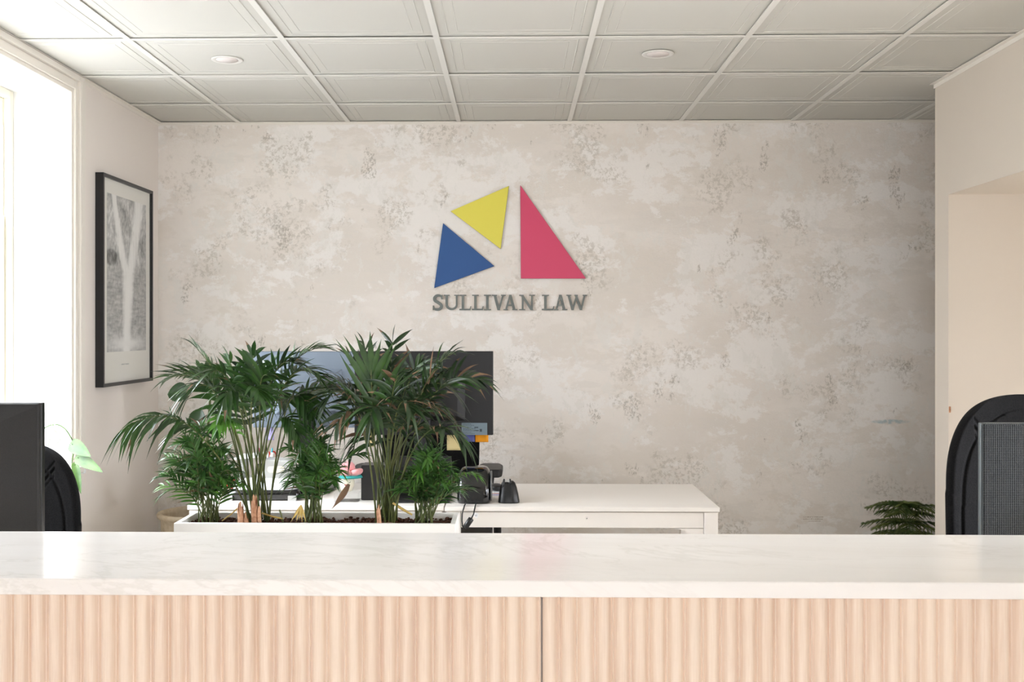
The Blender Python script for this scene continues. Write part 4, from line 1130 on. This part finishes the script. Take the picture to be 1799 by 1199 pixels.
# stray stalks lying over the soil
MB().tube([at(460, 902, 3.50), at(478, 908, 3.5), at(497, 912, 3.5)], .003, 7).build('dry_stalk', M['stem_dry'], r2)
MB().tube([at(497, 918, 3.5), at(494, 905, 3.5), at(491, 896, 3.5)], .0028, 7).build('cut_stalk', M['stem'], r2)
MB().tube([at(390, 916, 3.5), at(405, 905, 3.5), at(418, 893, 3.49)], .0022, 7).build('dry_stalk', M['stem_dry'], r2)

# ---------------------------------------------------------------- stoneware pot with a broad-leaved plant
Yt = 5.385; c = at(347, 900, Yt); zt_ = at(349, 899, Yt).z
r = thing('stoneware_pot', 'large beige stoneware pot with rolled rim in the back left corner', 'pot', (c.x, Yt, 0))
MB().lathe([(.13, 0), (.145, .02), (.172, .30), (.178, zt_-.05), (.180, zt_-.030), (.195, zt_-.022), (.199, zt_-.010), (.195, zt_-.001), (.184, zt_+.002), (.170, zt_-.004), (.166, zt_-.02), (.164, zt_-.10), (.0, zt_-.10)], n=64).build('pot_wall', M['pot'], r, local=True)
MB().lathe([(.0, zt_-.085), (.12, zt_-.083), (.163, zt_-.09)], n=32).build('soil', M['soil'], r, local=True)
def broad(mb, p, d, L, w, nrm, droop=.2, n=10):
    side = d.cross(nrm).normalized(); up = side.cross(d)
    vs = []
    for i in range(n+1):
        t = i/n; c = p+d*L*t+Vector((0, 0, -droop*L*t*t)); ww = w/2*sin(pi*min(1, t*.94+.05))**.7
        if i == n: ww = .001
        vs += [c-side*ww+up*ww*.2, c-side*ww*.5+up*ww*.06, c, c+side*ww*.5+up*ww*.06, c+side*ww+up*ww*.2]
    mb.add(vs, [(i*5+k, i*5+k+1, i*5+k+6, i*5+k+5) for i in range(n) for k in range(4)], 0, True)
r = thing('broad_leaf_plant', 'broad-leaved dark green plant growing from the stoneware pot behind the left palm', 'plant', (c.x, Yt, zt_-.085))
tp = at(372, 660, Yt-.02); b0 = Vector((c.x, Yt, zt_-.084))
MB().tube([b0, b0.lerp(tp, .5)+Vector((.01, 0, 0)), tp], [.009, .008, .005], 10).build('stem', M['stem'], r)
for (x, y), (x2, y2), w_ in (((332, 690), (296, 686), .10), ((380, 720), (410, 740), .09), ((368, 665), (392, 640), .09), ((352, 720), (340, 750), .08)):
    a = at(x, y, Yt-.04); b = at(x2, y2, Yt-.07); q = b0.lerp(tp, max(.1, min(1, (a.z-b0.z)/(tp.z-b0.z))))
    mb = MB(); broad(mb, a, (b-a).normalized(), (b-a).length*1.05, w_, Vector((.15, -1, .25)))
    mb.tube([q, (q+a)/2+Vector((0, 0, .01)), a], .0025, 6); mb.build('leaf', M['rubber'], r)

# ---------------------------------------------------------------- pothos on the sill
sl = at(88, 836, 4.52); pb = Vector((sl.x-.03, 4.50, wz0+.003))
r = thing('pothos_plant', 'trailing light green pothos on the window sill behind the left chair', 'plant', pb)
MB().lathe([(.028, 0), (.032, .004), (.040, .055), (.042, .056), (.037, .056), (.036, .045), (0, .045)], n=28).build('pot', M['white_plastic'], r, local=True)
yv = 4.52
v1 = [pb+Vector((0, 0, .045)), at(66, 775, yv), at(74, 756, yv), at(95, 746, yv), at(113, 753, yv), at(126, 772, yv), at(131, 788, yv), at(127, 806, yv), at(126, 822, yv)]
def smooth(P, k=5):
    out = []; n = len(P)
    for i in range(n-1):
        p0, p1, p2, p3 = P[max(i-1, 0)], P[i], P[i+1], P[min(i+2, n-1)]
        for q in range(k):
            t = q/k; out.append(.5*((2*p1)+(p2-p0)*t+(2*p0-5*p1+4*p2-p3)*t*t+(3*p1-p0-3*p2+p3)*t**3))
    return out+[P[-1]]
MB().tube(smooth(v1), .0026, 7).build('vine', M['pothos'], r)
MB().tube(smooth([pb+Vector((.01, 0, .045)), at(87, 775, yv), at(90, 760, yv), at(104, 757, yv), at(105, 775, yv), at(95, 780, yv)]), .0014, 6).build('vine', M['pothos'], r)
def heart(mb, p, d, L, w, nrm):
    L *= 1.12
    side = d.cross(nrm).normalized(); up = side.cross(d).normalized(); n = 12; vs = []
    for i in range(n+1):
        t = i/n; ww = w/2*(sin(pi*t**.50))**.75 if 0 < i < n else .0005
        back = .10*L*(1-t)**3
        for k, s_ in enumerate((-1, -.55, 0, .55, 1)):
            vs.append(p+d*(L*t-back*abs(s_)*1.5)+side*ww*s_+up*abs(s_)*ww*.22-Vector((0, 0, .12*L*t*t)))
    mb.add(vs, [(i*5+k, i*5+k+1, i*5+k+6, i*5+k+5) for i in range(n) for k in range(4)], 0, True)
for (x, y), (x2, y2), w_, q in (((127, 782), (156, 796), .062, (131, 784)), ((138, 806), (176, 822), .052, (127, 808)), ((132, 818), (141, 858), .034, (126, 815)), ((93, 748), (102, 760), .02, (95, 747))):
    a, b = at(x, y, yv-.02), at(x2, y2, yv-.05); mb = MB(); heart(mb, a, (b-a).normalized(), (b-a).length, w_, Vector((.2, -1, .25)))
    mb.tube([at(q[0], q[1], yv), a+Vector((0, 0, .004)), a], .0014, 6); mb.build('leaf', M['pothos'], r)

# ---------------------------------------------------------------- small conifer at the right
Yc = 5.45; c = at(1592, 937, Yc)
r = thing('potted_conifer', 'small tiered green conifer on the floor in the right alcove', 'potted plant', (c.x, Yc, 0))
MB().lathe([(.07, 0), (.08, .01), (.10, .20), (.105, .21), (.097, .21), (.094, .18), (0, .18)], n=36).build('pot', M['pot'], r, local=True)
zt2 = at(1590, 886, Yc).z
MB().tube([(0, 0, .18), (.004, 0, .4), (0, 0, zt2-.01)], [.007, .005, .002], 8).build('trunk', M['stem'], r, local=True)
rr = random.Random(9)
def needle_branch(mb, p, d, L, lvl=0):
    K = 8; pts = [p+d*L*i/K+Vector((0, 0, -.22*L*(i/K)**2+.03*L*sin(pi*i/K))) for i in range(K+1)]
    mb.tube(pts, [.0030*(1-.5*i/K) for i in range(K+1)], 5)
    for i in range(1, K+1):
        c_ = pts[i]; s = d.cross(Vector((0, 0, 1))).normalized()
        for sg in (-1, 1):
            if lvl == 0:
                l2 = .02+L*.36*sin(pi*min(1, .2+.75*i/K))
                dd = (d*.6+s*sg*.8+Vector((0, 0, -.10-rr.random()*.2))).normalized(); needle_twig(mb, c_, dd, l2)
def needle_twig(mb, p, d, L):
    n = max(4, int(L/.005)); s = d.cross(Vector((0, 0, 1))).normalized(); u = s.cross(d)
    q = [p+d*L*i/n+Vector((0, 0, -.35*L*(i/n)**2)) for i in range(n+1)]
    mb.tube([q[0], q[n//2], q[n]], [.0024, .0024, .001], 4)
    for i in range(n):
        for a in (-1.2, -.3, .4, 1.3):
            dd = (d*.9+(s*sin(a)+u*cos(a)*.8)).normalized(); e = q[i]+dd*.012; w_ = s*.0018
            mb.add([q[i]-w_, q[i]+w_, e], [(0, 1, 2)], 0, False)
for z, R_, k, el in ((zt2-.006, .07, 5, .35), (zt2-.016, .170, 6, .20), (zt2-.045, .13, 5, .15), (zt2-.095, .20, 7, .12), (zt2-.15, .19, 7, .1), (zt2-.22, .17, 6, .1)):
    for i in range(k):
        a = 2*pi*i/k+z*9+rr.uniform(-.15, .15)
        mb = MB(); needle_branch(mb, Vector((0, 0, z)), Vector((cos(a), sin(a), el)).normalized(), R_*rr.uniform(.85, 1.1)); mb.build('branch', M['needle'], r, local=True)

# door strike on the edge of the passage
c = at(1664, 720, OY1)
o = MB().box(XR+.001, XR+.010, OY1-.0025, OY1, c.z-.014, c.z+.014).build('strike_plate', M['bark'], bevel=.001)
tag(o, 'tiny brown metal plate on the edge of the right wall opening', 'strike plate')

# ---------------------------------------------------------------- light: overcast sky through the windows
SKY = 8.0
w = bpy.data.worlds.new('sky'); SC.world = w; w.use_nodes = True; nt = w.node_tree
bg = nt.nodes['Background']; bg.inputs['Color'].default_value = (.96, .99, 1.0, 1); bg.inputs['Strength'].default_value = 5.0
tc = nt.nodes.new('ShaderNodeTexCoord'); sp = nt.nodes.new('ShaderNodeSeparateXYZ'); mr = nt.nodes.new('ShaderNodeMapRange')
mr.inputs[1].default_value = -.08; mr.inputs[2].default_value = .42; mr.inputs[3].default_value = .26; mr.inputs[4].default_value = 1.0
mx = nt.nodes.new('ShaderNodeMix'); mx.data_type = 'RGBA'
nt.links.new(tc.outputs['Generated'], sp.inputs[0]); nt.links.new(sp.outputs[2], mr.inputs[0]); nt.links.new(mr.outputs[0], mx.inputs['Factor'])
mx.inputs['A'].default_value = (.0, .0, .0, 1); mx.inputs['B'].default_value = (.925, .965, 1.055, 1)
m2 = nt.nodes.new('ShaderNodeMapRange')    # sky weighted by hand: stronger to the right, weaker to the left
m2.inputs[1].default_value = .8; m2.inputs[2].default_value = -.8; m2.inputs[3].default_value = 1.5; m2.inputs[4].default_value = .8
mu = nt.nodes.new('ShaderNodeMath'); mu.operation = 'MULTIPLY'; mu.inputs[1].default_value = SKY
nt.links.new(sp.outputs[0], m2.inputs[0]); m3 = nt.nodes.new('ShaderNodeMapRange')    # sky dimmed behind the camera to lower light on the counter front
m3.inputs[1].default_value = -.3; m3.inputs[2].default_value = -.8; m3.inputs[3].default_value = 1.0; m3.inputs[4].default_value = .44
mv = nt.nodes.new('ShaderNodeMath'); mv.operation = 'MULTIPLY'
nt.links.new(sp.outputs[1], m3.inputs[0]); nt.links.new(m2.outputs[0], mv.inputs[0]); nt.links.new(m3.outputs[0], mv.inputs[1]); nt.links.new(mv.outputs[0], mu.inputs[0]); nt.links.new(mu.outputs[0], bg.inputs['Strength'])
nt.links.new(mx.outputs['Result'], bg.inputs['Color'])
def portal(loc, rot, sx_, sy_):
    l = bpy.data.lights.new('window_daylight', 'AREA'); l.shape = 'RECTANGLE'; l.size = sx_; l.size_y = sy_
    l.cycles.is_portal = True
    o = bpy.data.objects.new('window_daylight', l); C.objects.link(o); o.location = loc; o.rotation_euler = rot
for a, b in LY: portal((XO-.01, (a+b)/2, (wz0+wz1)/2), (0, radians(-90), 0), wz1-wz0, b-a)
portal((XR+.15, (RW[0]+RW[1])/2, (RW[2]+RW[3])/2), (0, radians(90), 0), RW[3]-RW[2], RW[1]-RW[0])
portal((XE+.11, (PW[0]+PW[1])/2, (PW[2]+PW[3])/2), (0, radians(90), 0), PW[3]-PW[2], PW[1]-PW[0])
portal(((fx0+fx1)/2, YF-.16, (fz0+fz1)/2), (radians(90), 0, 0), fx1-fx0, fz1-fz0)
# ---------------------------------------------------------------- camera
cam = bpy.data.cameras.new('camera'); co = bpy.data.objects.new('camera', cam); C.objects.link(co)
cam.sensor_width = 36; cam.lens = F/1799*36; co.location = (0, 0, CAMZ); co.rotation_euler = (radians(90), 0, -PHI)
cam.shift_x = (899.5-CX)/1799; cam.shift_y = -(599.5-HY)/1799
cam.clip_start = .05
SC.camera = co
SC.view_settings.view_transform = 'Standard'; SC.view_settings.look = 'None'; SC.view_settings.gamma = 1
SC.view_settings.use_curve_mapping = False
SC.view_settings.exposure = 2.12
SC.cycles.max_bounces = 10; SC.cycles.diffuse_bounces = 6; SC.cycles.use_denoising = True
